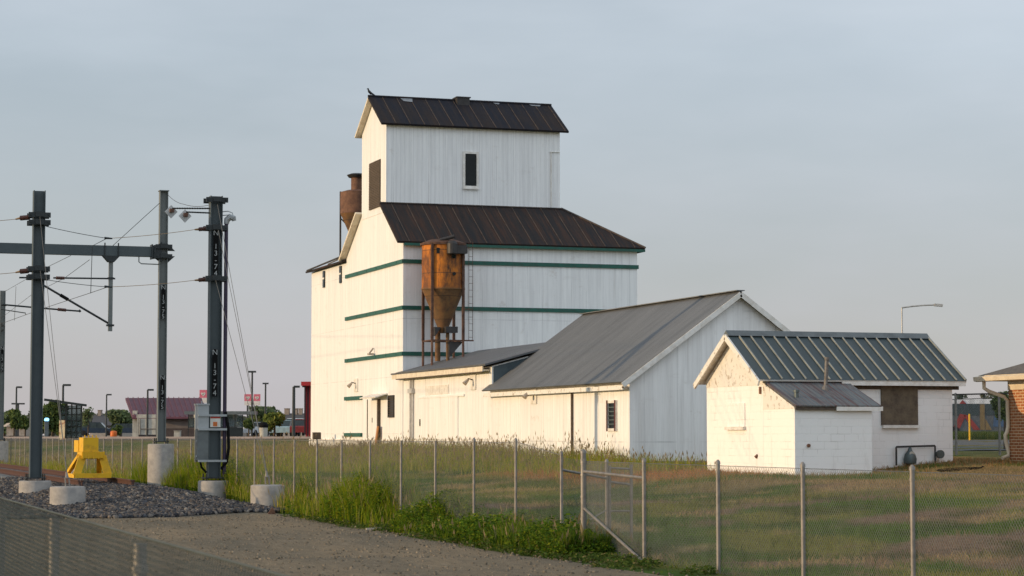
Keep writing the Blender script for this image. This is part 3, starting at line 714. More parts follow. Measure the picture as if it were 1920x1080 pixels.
b = MB(); b.tube([(HX + .18, HY - .93, 9.84), (HX + .2, HY - 1.02, 9.82)], .10, 10); b.build('port', 'dark_opening', tank)
b = MB(); b.box(HX - .55, HX - .42, HY - .86, HY - .80, 9.95, 10.2); b.build('port', 'dark_opening', tank)
# dust collector at the back
dc = on(668, 500, EY + 12.4); QX, QY = EX + 1.0, EY + 12.4
DC = thing('dust_collector', (QX, QY, 10.7), 'brown rusty cyclone dust collector behind the cupola on the annex roof', 'dust collector')
b = MB(); b.lathe([(.84, 13.1), (.84, 14.2), (.5, 14.3), (.24, 14.32)], QX, QY, 28); b.build('tank', 'rust_dull', DC, True)
b = MB(); b.lathe([(.16, 11.6), (.83, 13.1)], QX, QY, 28); b.build('cone', 'rust_plate', DC, True)
b = MB(); b.lathe([(.30, 14.25), (.30, 14.95)], QX, QY, 20); b.lathe([(.42, 14.95), (.52, 15.08), (.30, 15.16), (0, 15.18)], QX, QY, 20, 1); b.build('neck', ['rust_dull', 'dark_steel'], DC, True)
b = MB(); b.tube([(QX - .78, QY + .3, 10.6), (QX - .78, QY + .3, 14.25)], .05, 6); b.build('leg', 'dark_steel', DC)
b = MB(); b.tube([(QX + .7, QY + .3, 10.8), (QX + .7, QY + .3, 13.4)], .05, 6); b.bar((QX - .78, QY + .3, 12.9), (QX, QY, 12.0), .06, .06); b.build('leg', 'dark_steel', DC)

# low connecting wing
WY = EY - 13.1
WG = thing('connecting_wing', (EX, EY - 6.5, .8), 'low cream lit lean-to wing with flat grey roof joining the elevator and shed', 'lean-to')
x3 = EX + 3.45
b = MB(); b.prism([(EX, WY, .5), (EX, WY, 4.62), (x3, WY, 5.55), (x3, WY, .5)], (0, 13.1 - .08, 0)); b.build('wall', 'shed_siding', WG)
b = MB(); b.prism([(EX + .06, WY - .035, 3.6), (EX + .06, WY - .035, 4.60), (x3, WY - .035, 5.50), (x3, WY - .035, 3.6)], (0, .03, 0)); b.build('end_dark_sheet', 'dark_sheet', WG)  # thin dark sheet laid over the upper part of the wing's end wall
b = MB(); b.slab([(EX - .36, WY - .22, 4.70), (x3 + .1, WY - .22, 4.70 + .27 * 3.91), (x3 + .1, EY - .08, 4.70 + .27 * 3.91), (EX - .36, EY - .08, 4.70)], .07, 0, 1, 0)
b.box(EX - .36, EX - .08, EY - .08, EY + .75, 4.62, 4.69)
b.build('roof', ['wing_roofing', 'cream_trim'], WG)
b = MB(); b.box(EX - .33, EX - .28, WY + .2, EY + .7, 4.42, 4.62); b.box(EX - .28, EX - .02, WY + .2, EY - .08, 4.44, 4.5, 0); b.box(EX - .36, EX - .31, WY + .1, EY - .1, 4.38, 4.42, 1); b.build('fascia', ['cream_trim', 'weathered_brown'], WG)
b = MB()
for (a, c_) in ((-1.45, .05), (-1.85, .05)): b.tube([(EX - .06, EY + a, .7), (EX - .06, EY + a, 4.4)], c_, 8)
b.box(EX - .16, EX - .01, EY - 2.0, EY - 1.35, 3.75, 3.95); b.build('downpipe', 'pipe_paint', WG)
b = MB(); b.box(EX - .025, EX - .002, EY - 7.2, EY - 3.75, 3.64, 4.02); pl = b.build('faded_sign', 'white_trim', WG)
b = MB(); b.box(EX - .04, EX - .002, EY - 8.6, EY - 2.8, 1.3, 3.5); b.box(EX - .06, EX - .002, EY - 9.5, EY - 2.6, 3.5, 3.58); sd = b.build('sliding_door', 'shed_siding', WG)
b = MB(); b.box(EX - .07, EX - .041, EY - 3.05, EY - 2.95, 2.3, 2.6); b.build('handle', 'dark_steel', sd)

# gabled shed
SY0, SY1 = EY - 27.97, EY - 13.12; SW = 7.86
SH = thing('gabled_shed', (EX + 3.9, SY0 + 7, .75), 'white shed with grey corrugated gable roof and bare white end wall', 'shed')
ea, ap = 3.78, 6.62
b = MB(); b.prism([(EX, SY0, 1.05), (EX, SY0, ea), (EX + SW / 2, SY0, ap), (EX + SW, SY0, ea), (EX + SW, SY0, 1.05)], (0, SY1 - SY0, 0)); b.build('wall', 'shed_siding', SH)
b = MB(); b.box(EX - .03, EX + SW + .03, SY0 - .03, SY1, .3, 1.05); b.build('foundation', 'concrete', SH)
sl = (ap - ea) / (SW / 2)
zt = lambda d: ea + sl * d + .13
b = MB(); xa = EX - .34; ya, yb = SY0 - .24, SY1 + .28
b.slab([(xa, ya, zt(-.34)), (xa, yb, zt(-.34)), (EX + SW / 2, yb, zt(SW / 2)), (EX + SW / 2, ya, zt(SW / 2))], .05, 0, 1, 0)
b.slab([(EX + SW + .34, ya, zt(-.34)), (EX + SW + .34, yb, zt(-.34)), (EX + SW / 2, yb, zt(SW / 2)), (EX + SW / 2, ya, zt(SW / 2))], .05, 0, 1, 0)
b.bar((EX + SW / 2, ya, zt(SW / 2) + .01), (EX + SW / 2, yb, zt(SW / 2) + .01), .3, .03)
b.build('roof', ['galvanised_roof', 'cream_trim'], SH)
for s_ in (0, 1):
    b = MB(); e0 = Vector((xa if not s_ else EX + SW + .34, ya - .02, zt(-.34) - .12)); e1 = Vector((EX + SW / 2, ya - .02, zt(SW / 2) - .12)); b.bar(e0, e1, .04, .17, 0); b.bar(e0 + Vector((0, .05, -.08)), e1 + Vector((0, .05, -.08)), .05, .05, 1)
    b.build('rake_board', ['white_trim', 'weathered_brown'], SH)
b = MB(); b.box(EX - .30, EX - .24, ya + .1, yb - .1, 3.40, 3.54)
for k in range(16): yy = ya + .4 + k * .93; b.box(EX - .24, EX, yy, yy + .06, 3.42, 3.54)
b.build('eaves_board', 'peeling_boards', SH)
sw = window(SH, 'x', EY - 26.75, EY - 26.1, 2.13, 2.98, EX, .09, bars=5, frame='white_trim')
for u_ in (EY - 26.85, EY - 26.10):
    b = MB(); b.box(EX - .085, EX - .071, u_, u_ + .10, 2.03, 3.08); b.build('stile', 'dark_red', sw)
b = MB(); b.tube([(EX - .05, EY - 22.5, .8), (EX - .05, EY - 22.5, 3.55)], .045, 8); b.tube([(EX - .05, EY - 22.5, 3.5), (EX - .05, EY - 19.7, 3.5)], .03, 6); b.build('drain_pipe', 'weathered_brown', SH)

# ------------------------------------------------------------------ block hut
H0 = at(1490, 800, 60); X0, YH = H0.x, H0.y
HUT = thing('block_hut', (X0 + 3, YH + 3, .7), 'small white block hut with dark ribbed gable roof and rusty lean-to', 'hut')
XW = X0 + 5.94; yF, yB = YH + 2.0, YH + 5.95; yR = (yF + yB) / 2; we, wa = 3.50, 4.70
b = MB(); b.box(X0, XW, yF, yB, .3, 3.30); b.build('wall', 'block_wall', HUT)
b = MB(); b.prism([(X0 - .012, yF, 3.30), (X0 - .012, yF, we), (X0 - .012, yR, wa), (X0 - .012, yB, we), (X0 - .012, yB, 3.30)], (5.964, 0, 0)); b.build('gable', 'peeling_boards', HUT)
b = MB(); b.box(X0 + .003, X0 + 2.32, YH, yF - .003, .3, 2.62); b.build('leanto_wall', 'block_wall', HUT)
b = MB(); b.prism([(X0 - .010, YH, 2.62), (X0 - .010, YH, 2.66), (X0 - .010, yF - .004, 3.36), (X0 - .010, yF - .004, 2.62)], (2.33, 0, 0)); b.build('leanto_gable', 'peeling_boards', HUT)
hs = (wa - we) / (yR - yF); zz = lambda d: we + hs * d + .12
b = MB(); xa, xb = X0 - .24, XW + .3; dd = .30
b.slab([(xa, yF - dd, zz(-dd)), (xb, yF - dd, zz(-dd)), (xb, yR, zz(yR - yF)), (xa, yR, zz(yR - yF))], .05, 0, 1, 1)
b.slab([(xa, yB + dd, zz(-dd)), (xb, yB + dd, zz(-dd)), (xb, yR, zz(yR - yF)), (xa, yR, zz(yR - yF))], .05, 0, 1, 1)
for k in range(17):
    xx = xa + .33 + k * .365
    b.bar((xx, yF - dd, zz(-dd) + .025), (xx, yR - .16, zz(yR - yF - .16) + .025), .035, .05, 2)
b.bar((xb - .02, yF - dd, zz(-dd) + .03), (xb - .02, yR, zz(yR - yF) + .03), .05, .06, 2)
b.build('roof', ['green_grey_roof', 'white_trim', 'roof_rib'], HUT)
b = MB(); b.prism([(xa - .01, yR - .2, zz(yR - yF - .2) + .05), (xa - .01, yR, zz(yR - yF) + .09), (xa - .01, yR + .2, zz(yR - yF - .2) + .05)], (xb - xa + .02, 0, 0)); b.build('ridge_cap', 'cabinet_dark', HUT)
for s_ in (-1, 1):
    ye = (yF - dd) if s_ < 0 else (yB + dd)
    b = MB(); b.bar((xa - .03, ye, zz(-dd) - .10), (xa - .03, yR, zz(yR - yF) - .10), .05, .17); b.build('rake_board', 'peeling_boards', HUT)
b = MB(); b.box(X0 + 2.3, XW + .28, yF - dd + .01, yF - dd + .05, 3.30, 3.40, 0); b.box(X0 + 2.3, XW + .2, yF - .04, yF - .003, 3.2, 3.44, 1); b.build('eaves_board', ['white_trim', 'weathered_brown'], HUT)
b = MB(); ls = (3.36 - 2.66) / 2.0; zl = lambda d: 2.66 + ls * d + .09
b.slab([(X0 - .03, YH - .14, zl(-.14)), (X0 + 2.55, YH - .14, zl(-.14)), (X0 + 2.55, yF - .2, zl(1.8)), (X0 - .03, yF - .2, zl(1.8))], .04, 0, 0, 0)
b.build('leanto_roof', ['leanto_roofing'], HUT)
b = MB(); b.box(X0 + 1.2, X0 + 2.6, YH - .13, YH - .09, 2.56, 2.68, 0); b.box(X0 + .0, X0 + 1.2, YH - .1, YH - .06, 2.58, 2.66, 1); b.build('fascia', ['white_trim', 'weathered_brown'], HUT)
b = MB(); b.box(X0 + 3.65, X0 + 4.81, yF - .05, yF - .003, 2.19, 3.32); bd = b.build('boarded_window', 'plywood', HUT)
b = MB(); b.box(X0 + 3.68, X0 + 4.83, yF - .12, yF - .003, 2.10, 2.185); b.build('sill', 'white_trim', bd)
b = MB(); b.box(X0 - .03, X0 - .003, YH + 3.2, YH + 4.4, 2.14, 2.82); bd = b.build('blocked_window', 'block_wall', HUT)
b = MB(); b.box(X0 - .10, X0 - .003, YH + 3.15, YH + 4.45, 2.05, 2.135); b.build('sill', 'white_trim', bd)
vp = on(1578, 712, YH + 1.55)
b = MB(); b.tube([(X0 + 1.55, YH + 1.25, zl(1.25) - .05), (X0 + 1.60, YH + 1.25, zl(1.25) + .82)], .055, 10); b.tube([(X0 + 1.60, YH + 1.25, zl(1.25) + .8), (X0 + 1.60, YH + 1.25, zl(1.25) + .88)], .07, 10); b.tube([(X0 + 1.56, YH + 1.25, zl(1.25) - .05), (X0 + 1.56, YH + 1.25, zl(1.25) + .09)], [.15, .07], 10); b.build('vent_pipe', 'vent_metal', HUT)
b = MB(); b.tube([(X0 + .32, YH + .55, zl(.55) - .05), (X0 + .32, YH + .55, zl(.55) + .17)], .065, 10); b.tube([(X0 + .32, YH + .55, zl(.55) + .13), (X0 + .32, YH + .55, zl(.55) + .19)], .085, 10); b.build('vent_stub', 'meter_grey', HUT)
b = MB(); b.box(X0 - .04, X0 - .013, YH + 2.1, YH + 2.2, 3.05, 3.25, 0); b.build('old_fitting', 'rust_dull', HUT)
b = MB(); b.tube([(X0 + .4, YH - .05, 1.62), (X0 + .4, YH + .01, 1.62)], .05, 8); b.build('old_fitting', 'rust_dull', HUT)
b = MB(); b.tube([(X0 - .05, YH + 2.45, 1.28), (X0 + .01, YH + 2.4, 1.34)], .045, 8); b.build('old_fitting', 'rust_dull', HUT)
GM = thing('gas_meter', (X0 + 4.6, yF - .1, 1.0), 'grey gas meter hanging from dark pipes on the block hut wall', 'gas meter')
g = gz(X0 + 4.5, yF)
b = MB(); b.tube([(X0 + 4.05, yF - .14, g), (X0 + 4.05, yF - .14, 1.55), (X0 + 4.06, yF - .14, 1.57), (X0 + 5.28, yF - .14, 1.60), (X0 + 5.29, yF - .14, 1.58), (X0 + 5.29, yF - .14, g)], .028, 8); b.build('pipe', 'dark_steel', GM)
b = MB(); b.lathe([(.05, 1.06), (.17, 1.10), (.19, 1.22), (.15, 1.36), (.07, 1.46), (.035, 1.56)], X0 + 4.47, yF - .17, 14); b.tube([(X0 + 4.47, yF - .30, 1.36), (X0 + 4.47, yF - .22, 1.36)], .08, 12, 1); b.build('meter_body', ['meter_grey', 'pale_panel'], GM, True)
b = MB(); b.tube([(X0 + 5.30, yF - .14, 1.36), (X0 + 5.42, yF - .14, 1.36)], .035, 8); b.tube([(X0 + 5.43, yF - .22, 1.36), (X0 + 5.43, yF - .14, 1.36)], .12, 14); b.build('regulator', 'meter_grey', GM)

# ------------------------------------------------------------------ brick house on the right
bp = at(1893, 865, 64); bx, by = bp.x, bp.y; bzg = gz(bx, by) - .3
BH = thing('brick_house', (bx + 4, by - 4, bzg), 'brick house corner with cream gutter and grey shingle roof', 'house')
b = MB(); b.box(bx, bx + 9, by - 13, by, bzg, 3.5); b.build('wall', 'red_brick', BH)
ov = .62; ez = 3.62
b = MB(); A = (bx - ov, by + ov, ez); B_ = (bx - ov, by - 13 - ov, ez); C_ = (bx + 9 + ov, by + ov, ez); D_ = (bx + 9 + ov, by - 13 - ov, ez); T0 = (bx + 4.5, by - 4.5, ez + 1.9); T1 = (bx + 4.5, by - 8.5, ez + 1.9)
b.slab([A, B_, T1, T0], .06, 0, 1, 1); b.slab([C_, A, T0], .06, 0, 1, 1); b.slab([D_, C_, T0, T1], .06, 0, 1, 1); b.slab([B_, D_, T1], .06, 0, 1, 1); b.build('roof', ['shingle', 'gutter_cream'], BH)
b = MB(); b.box(bx - ov + .005, bx - .005, by - 13, by + ov - .01, ez - .16, ez - .10); b.box(bx - .004, bx + 9, by + .004, by + ov - .01, ez - .16, ez - .1); b.box(bx - .03, bx - .002, by - 13, by - .002, ez - .42, ez - .17); b.build('soffit', 'gutter_cream', BH)
b = MB(); b.prism([(bx - ov - .12, by + ov + .1, ez - .04), (bx - ov - .10, by + ov + .1, ez - .16), (bx - ov, by + ov + .1, ez - .18), (bx - ov, by + ov + .1, ez - .02)], (0, -13.8, 0)); b.build('gutter', 'gutter_cream', BH)
b = MB(); gq = gz(bx, by - .3)
b.tube([(bx - ov + .03, by + .36, ez - .18), (bx - ov + .03, by + .36, ez - .36), (bx - ov + .16, by + .3, ez - .46), (bx - .16, by - .02, ez - .62), (bx - .07, by - .05, ez - .74), (bx - .06, by - .05, 2.15), (bx - .1, by - .05, 2.0), (bx - .16, by - .05, 1.9), (bx - .14, by - .05, 1.7), (bx - .06, by - .05, gq + .28), (bx - .08, by - .06, gq + .16), (bx - .3, by - .1, gq + .1)], .055, 8); b.build('downspout', 'gutter_cream', BH, True)

# ------------------------------------------------------------------ chain link
def mesh_lines(mb, p, q, zb0, zb1, zt0, zt1, cell, r):
    "two families of slanting wires between two posts"
    L = math.hypot(q[0] - p[0], q[1] - p[1]); H = (zt0 - zb0 + zt1 - zb1) / 2
    hx = H * .9
    for sgn in (1, -1):
        s0 = -hx if sgn > 0 else 0.
        end = L if sgn > 0 else L + hx
        while s0 < end:
            a0, a1 = s0, s0 + sgn * hx
            t0, t1 = 0., 1.
            if sgn > 0:
                if a0 < 0: t0 = -a0 / hx
                if a1 > L: t1 = (L - a0) / hx
            else:
                if a0 > L: t0 = (a0 - L) / hx
                if a1 < 0: t1 = a0 / hx
            if t1 - t0 > .02:
                P = []
                for tt in (t0, t1):
                    s_ = (a0 + sgn * hx * tt) / L
                    zb, zt_ = zb0 + (zb1 - zb0) * s_, zt0 + (zt1 - zt0) * s_
                    P.append((p[0] + (q[0] - p[0]) * s_, p[1] + (q[1] - p[1]) * s_, zb + (zt_ - zb) * tt))
                mb.tube(P, r, 3, 0, False)
            s0 += cell
def post(parent, x, y, z0, z1, r=.03, cap=True, name='post'):
    b_ = MB(); b_.tube([(x, y, z0 - .1), (x, y, z1)], r, 10)
    if cap: b_.tube([(x, y, z1), (x, y, z1 + .035), (x, y, z1 + .065)], [r * 1.25, r * 1.15, r * .4], 10)
    b_.tube([(x, y, z1 - .12), (x, y, z1 - .09)], r * 1.2, 8)
    return b_.build(name, 'galv_post', parent, True)
def post_px(px, bpx=None):
    "y on the fence line (x=0) seen at a picture column"
    lo, hi = -40., 200.
    for _ in range(60):
        mid = (lo + hi) / 2; X = (0 - CAM.x) * UX - (mid - CAM.y) * UY; Dp = depth(0, mid)
        if X / Dp * F * .9978 + 960 > px: lo = mid
        else: hi = mid
    return mid
# far run along the railway
FL = thing('chain_link_fence', (0, 40, .3), 'long low chain link fence along the weeds running away to the left', 'fence')
ycs = [post_px(p) for p in (1052, 967, 889, 817, 753, 695, 642, 596)]
while ycs[-1] < 108: ycs.append(ycs[-1] + 2.42)
tops = []
for k, yv in enumerate(ycs):
    zt_ = 1.575 if k == 0 else 1.79 - .0006 * max(0, yv - 20); tops.append(zt_)
    post(FL, 0, yv, gz(0, yv), zt_, .024, k < 3)
mb = MB(); tw = MB()
for k in range(len(ycs) - 1):
    a, c_ = ycs[k], ycs[k + 1]
    mesh_lines(mb, (.04, a), (.04, c_), gz(0, a) + .04, gz(0, c_) + .04, tops[k] - .02, tops[k + 1] - .02, .055 if a < 14 else .10, .0013)
    tw.tube([(.04, a, tops[k] - .01), (.04, (a + c_) / 2, (tops[k] + tops[k + 1]) / 2 - .02), (.04, c_, tops[k + 1] - .01)], .006, 4)
mb.build('wire_mesh', 'mesh_wire', FL); tw.build('top_wire', 'galv_post', FL)
# near run on the right
FR = thing('chain_link_fence', (0, -10, 0), 'chain link fence with capped posts in front of the patchy lawn on the right', 'fence')
yr_ = [post_px(p) for p in (1093, 1206, 1344, 1502, 1706)]
for q_ in range(4): yr_.append(yr_[-1] - (2.8 if q_ == 0 else 2.3))
rt = []
for k, yv in enumerate(yr_):
    zt_ = 1.61 if k == 0 else 1.50; rt.append(zt_); post(FR, 0, yv, gz(0, yv) - .05, zt_, .044 if k == 0 else .029, True, 'corner_post' if k == 0 else 'post')
mb = MB(); tw = MB()
for k in range(len(yr_) - 1):
    a, c_ = yr_[k], yr_[k + 1]; t0 = 1.5
    mesh_lines(mb, (.045, a), (.045, c_), gz(0, a), gz(0, c_), t0 - .02, t0 - .02, .040 if k == 0 else .056, .0019)
    tw.tube([(.045, a, t0 - .02), (.045, c_, t0 - .02)], .004, 4)
mb.build('wire_mesh', 'mesh_wire', FR); tw.build('top_wire', 'galv_wire', FR)
b = MB(); b.tube([(0, yr_[0], 1.32), (0, yr_[1], 1.26)], .024, 8); b.build('brace_rail', 'galv_post', FR)
b = MB(); b.tube([(0, yr_[0], .74), (0, yr_[1], .0)], .022, 8); b.build('brace_strut', 'galv_post', FR)
for z in (.2, .55, .9, 1.25, 1.45):
    b = MB(); b.tube([(0, yr_[0], z), (0, yr_[0], z + .03)], .052, 10); b.build('clamp', 'galv_post', FR)
# return bay and gate leaf behind the corner post
FG = thing('chain_link_fence', (1, -1, 0), 'short return bay of chain link fence behind the corner post', 'fence')
g1 = at(1138, 1030, 38.2); g2 = at(1184, 1035, 38.3); p52 = Vector((0, ycs[0], .09))
zb = gz(g1.x, g1.y); post(FG, g1.x, g1.y, zb, 1.43, .028)
mb = MB(); mesh_lines(mb, (p52.x, p52.y), (g1.x, g1.y), .12, zb + .05, 1.54, 1.4, .045, .0015); mb.build('wire_mesh', 'galv_wire', FG)
b = MB(); b.tube([(p52.x, p52.y, 1.33), (g1.x, g1.y, 1.16)], .022, 8); b.build('brace_rail', 'galv_post', FG)
b = MB(); b.tube([(p52.x, p52.y, .24), (g1.x, g1.y, .62)], .012, 6); b.build('brace_rod', 'galv_post', FG)
GT = thing('gate_leaf', (g1.x + .2, g1.y, 0), 'narrow chain link gate leaf standing open inside the fence', 'gate')
ga = g1 + (g2 - g1) * .12; gb = g2; zg_ = gz(gb.x, gb.y) + .05
b = MB(); b.tube([(ga.x, ga.y, zg_), (ga.x, ga.y, 1.38)], .024, 8); b.tube([(gb.x, gb.y, zg_ - .03), (gb.x, gb.y, 1.40)], .030, 8); b.tube([(ga.x, ga.y, 1.10), (gb.x, gb.y, 1.05)], .022, 8); b.tube([(ga.x, ga.y, .60), (gb.x, gb.y, .60)], .016, 8); b.tube([(ga.x, ga.y, 1.34), (gb.x, gb.y, 1.32)], .018, 8); b.build('frame', 'galv_post', GT)
mb = MB(); mesh_lines(mb, (ga.x, ga.y), (gb.x, gb.y), zg_, zg_, 1.34, 1.32, .03, .0013); mb.build('wire_mesh', 'galv_wire', GT)
# fence right in front of the camera
nf = ab(-.56, 6.3); NX = nf[0]
FN = thing('chain_link_fence', (NX, -28, 0), 'blurred grey chain link fence close to the camera at lower left', 'fence')
def npx(px):
    lo, hi = CAM.y + 2, 60.
    for _ in range(60):
        mid = (lo + hi) / 2; X = (NX - CAM.x) * UX - (mid - CAM.y) * UY
        if X / depth(NX, mid) * F * .9978 + 960 > px: lo = mid
        else: hi = mid
    return mid
nys = [npx(555), npx(268), npx(108)]; sp = nys[2] - nys[1]
nys = [nys[0] - sp] + nys + [nys[2] + sp * k for k in range(1, 8)]
for yv in nys: post(FN, NX, yv, gz(NX, yv), 1.45, .029, False)
mb = MB(); mb2 = MB()
for k in range(len(nys) - 1):
    mesh_lines(mb, (NX - .035, nys[k]), (NX - .035, nys[k + 1]), .03, .03, 1.49, 1.49, .046, .0014)
mb2.tube([(NX - .035, nys[0], 1.49), (NX - .035, nys[-1], 1.49)], .005, 6)
mb.build('wire_mesh', 'near_wire', FN); mb2.build('top_wire', 'near_wire', FN)

# ------------------------------------------------------------------ railway
RXL, RXR = -4.22, -2.78; RYE = at(155, 905, 62).y - .3; RZ = .475
TR = thing('railway_track', (-3.5, RYE + 20, RZ), 'rusty railway track ending under the yellow buffer stop', 'railway track')
for rx, ye in ((RXL, RYE), (RXR, RYE + .1)):
    b = MB(); y2 = RYE + 150; z2 = RZ
    prof = [(-.07, 0), (.07, 0), (.07, .012), (.012, .03), (.012, .125), (.037, .135), (.037, .175), (-.037, .175), (-.037, .135), (-.012, .125), (-.012, .03), (-.07, .012)]
    b.prism([(rx + p[0], ye, RZ + p[1]) for p in prof], (0, 150, 0)); b.build('rail', 'rail_rust', TR)
b = MB()
for k in range(60): b.box(-4.8, -2.2, RYE + .25 + k * .75, RYE + .47 + k * .75, RZ - .14, RZ - .003)
b.build('sleepers', 'sleeper_concrete', TR)
BY = RYE + 3.2; zb = RZ + .176
BS = thing('buffer_stop', (-3.5, BY + 1, zb), 'bright yellow steel buffer stop at the end of the track', 'buffer stop')
for sx_ in (-.46, .46):
    b = MB(); xc = -3.5 + sx_; top = -3.5 + sx_ * .62
    b.bar((xc, BY + .02, zb + .06), (xc, BY + 2.1, zb + .06), .12, .12)
    b.bar((xc, BY + .07, zb + .08), (top, BY + .13, zb + .64), .22, .07, 0, up=(0, 1, 0))
    b.bar((xc, BY + 2.05, zb + .08), (top, BY + .75, zb + .64), .15, .10)
    b.build('side_frame', 'safety_yellow', BS)
b = MB(); b.box(-4.02, -2.96, BY, BY + .16, zb + .004, zb + .14); b.build('cross_beam', 'safety_yellow', BS)
b = MB(); b.box(-3.80, -3.18, BY + .06, BY + 1.2, zb + .56, zb + .76); b.box(-3.82, -3.16, BY + .0, BY + .06, zb + .58, zb + .76)
for k in range(5): b.box(-3.80 + k * .15, -3.77 + k * .15, BY - .03, BY, zb + .56, zb + .78)
b.build('head_beam', 'safety_yellow', BS)
b = MB(); b.box(-3.78, -3.34, BY + .04, BY + 1.0, zb + .765, zb + 1.18); b.box(-3.80, -3.40, BY + 1.0, BY + 2.0, zb + .75, zb + 1.10)
for k in range(4): b.tube([(-3.73 + k * .11, BY + .1, zb + 1.18), (-3.73 + k * .11, BY + .1, zb + 1.25)], .018, 6)
b.build('buffer_block', 'safety_yellow', BS)
b = MB(); b.tube([(-4.0, BY + 1.0, zb + .1), (-3.78, BY + .3, zb + .52)], .024, 8); b.build('tie_rod', 'letter_white', BS)

def pier(parent, x, y, z0, z1, r):
    b_ = MB(); b_.lathe([(r, z0 - .4), (r, z1 - .04), (r - .012, z1 - .012), (r - .045, z1), (.001, z1)], x, y, 32); return b_.build('concrete_base', 'concrete', parent, True)
def hbeam(mb, x, y, z0, z1, w, d, mi=0, t_=.022):
    mb.box(x - w / 2, x - w / 2 + t_, y - d / 2, y + d / 2, z0, z1, mi); mb.box(x + w / 2 - t_, x + w / 2, y - d / 2, y + d / 2, z0, z1, mi)
    mb.box(x - w / 2 + t_, x + w / 2 - t_, y - .012, y + .012, z0 + .001, z1 - .001, mi)
def collar(parent, x, y, z, w, d, mat='hardware'):
    b_ = MB()
    for s_ in (-1, 1):
        b_.box(x - w / 2 - .14, x + w / 2 + .14, y + s_ * (d / 2 + .035) - .03, y + s_ * (d / 2 + .035) + .03, z - .07, z + .07)
        b_.tube([(x + s_ * (w / 2 + .08), y - d / 2 - .1, z), (x + s_ * (w / 2 + .08), y + d / 2 + .1, z)], .02, 6)
    b_.box(x - .12, x + .12, y - d / 2 - .10, y - d / 2 - .066, z - .05, z + .09)
    return b_.build('collar', mat, parent)
def numbers(parent, txt, x, y, zt_, step, size, w):
    p_ = MB(); n_ = len(txt); p_.box(x - w / 2, x + w / 2, y - .012, y, zt_ - n_ * step, zt_); pl_ = p_.build('number_plate', 'black_plate', parent)
    for k, ch in enumerate(txt):
        if ch != ' ': letters(ch, size, lambda u_, v_, k=k: (x + u_, y - .0145, zt_ - (k + .5) * step + v_), 'letter_white', pl_, 'numeral')
def insulator(parent, p, q, r=.055):
    p, q = Vector(p), Vector(q); n_ = 15
    pts = [p + (q - p) * k / (n_ - 1) for k in range(n_)]
    b_ = MB(); b_.tube(pts, [r * (1 if k % 2 else .72) for k in range(n_)], 10); return b_.build('insulator', 'insulator_brown', parent)
def zpx(py, Y): return at(960, py, Y).z
def pole(px, Yd, ytop, ybase, yfoot, wpx, pierpx, mat, label, mw):
    c_ = at(px, ybase, Yd); x, y = c_.x, c_.y; z1, z0 = zpx(ytop, Yd), zpx(ybase, Yd); zf = gz(x, y)
    r_ = thing('catenary_pole', (x, y, zf), label, 'pole', 'catenary poles along the railway')
    b_ = MB(); hbeam(b_, x, y, z0, z1, mw, mw); b_.build('mast', mat, r_)
    b_ = MB(); b_.box(x - mw * .85, x + mw * .85, y - mw * .85, y + mw * .85, z0 - .03, z0)
    for sx_ in (-1, 1):
        for sy_ in (-1, 1): b_.tube([(x + sx_ * mw * .7, y + sy_ * mw * .7, z0 - .12), (x + sx_ * mw * .7, y + sy_ * mw * .7, z0 + .10)], .022, 6)
    b_.build('base_plate', 'hardware', r_)
    pier(r_, x, y, zf - .2, z0 - .09, pierpx * Yd / F / 2)
    return r_, x, y, z0, z1
A_, AX, AY, AZ0, AZ1 = pole(66, 61.8, 358, 895, 930, 23, 60, 'steel_paint', 'dark steel catenary pole on a low concrete drum beside the buffer stop', .325)
B1, BX_, BYp, BZ0, BZ1 = pole(302, 73, 359, 827, 905, 16, 49, 'steel_pale', 'pale grey catenary pole on a tall concrete drum, carrying the long cross beam', .27)
C1, CXp, CYp, CZ0, CZ1 = pole(400, 63, 368, 895, 938, 25, 57, 'steel_paint', 'dark catenary pole with the grey cabinet strapped to its lower half', .345)
D1, DX_, DYp, DZ0, DZ1 = pole(1, 122, 545, 824, 840, 10, 30, 'steel_pale', 'distant catenary pole cut off by the left edge of the photo', .29)
Zc = lambda py: zpx(py, 63); Za = lambda py: zpx(py, 61.8); Zb = lambda py: zpx(py, 73)
for py in (404, 418, 505, 520): collar(A_, AX, AY, Za(py), .325, .325)
for py in (376, 428, 523): collar(C1, CXp, CYp, Zc(py), .345, .345)
for py in (463, 481): collar(B1, BX_, BYp, Zb(py), .27, .27)
numbers(C1, 'N 13-74', CXp - .02, CYp - .175, Zc(432), .192, .21, .15); numbers(C1, 'N 13-74', CXp - .02, CYp - .175, Zc(655), .192, .21, .15)
numbers(B1, 'N 13-75', BX_ - .0, BYp - .138, Zb(535), .160, .2, .125); numbers(B1, 'N 13-75', BX_ - .0, BYp - .138, Zb(704), .160, .2, .125)
numbers(D1, 'N 13-77', DX_ - .0, DYp - .148, zpx(650, 122), .2, .25, .12)
b = MB(); b.box(BX_ - .16, BX_ + .16, BYp - .16, BYp + .16, BZ1, BZ1 + .03); b.build('top_cap', 'steel_pale', B1)
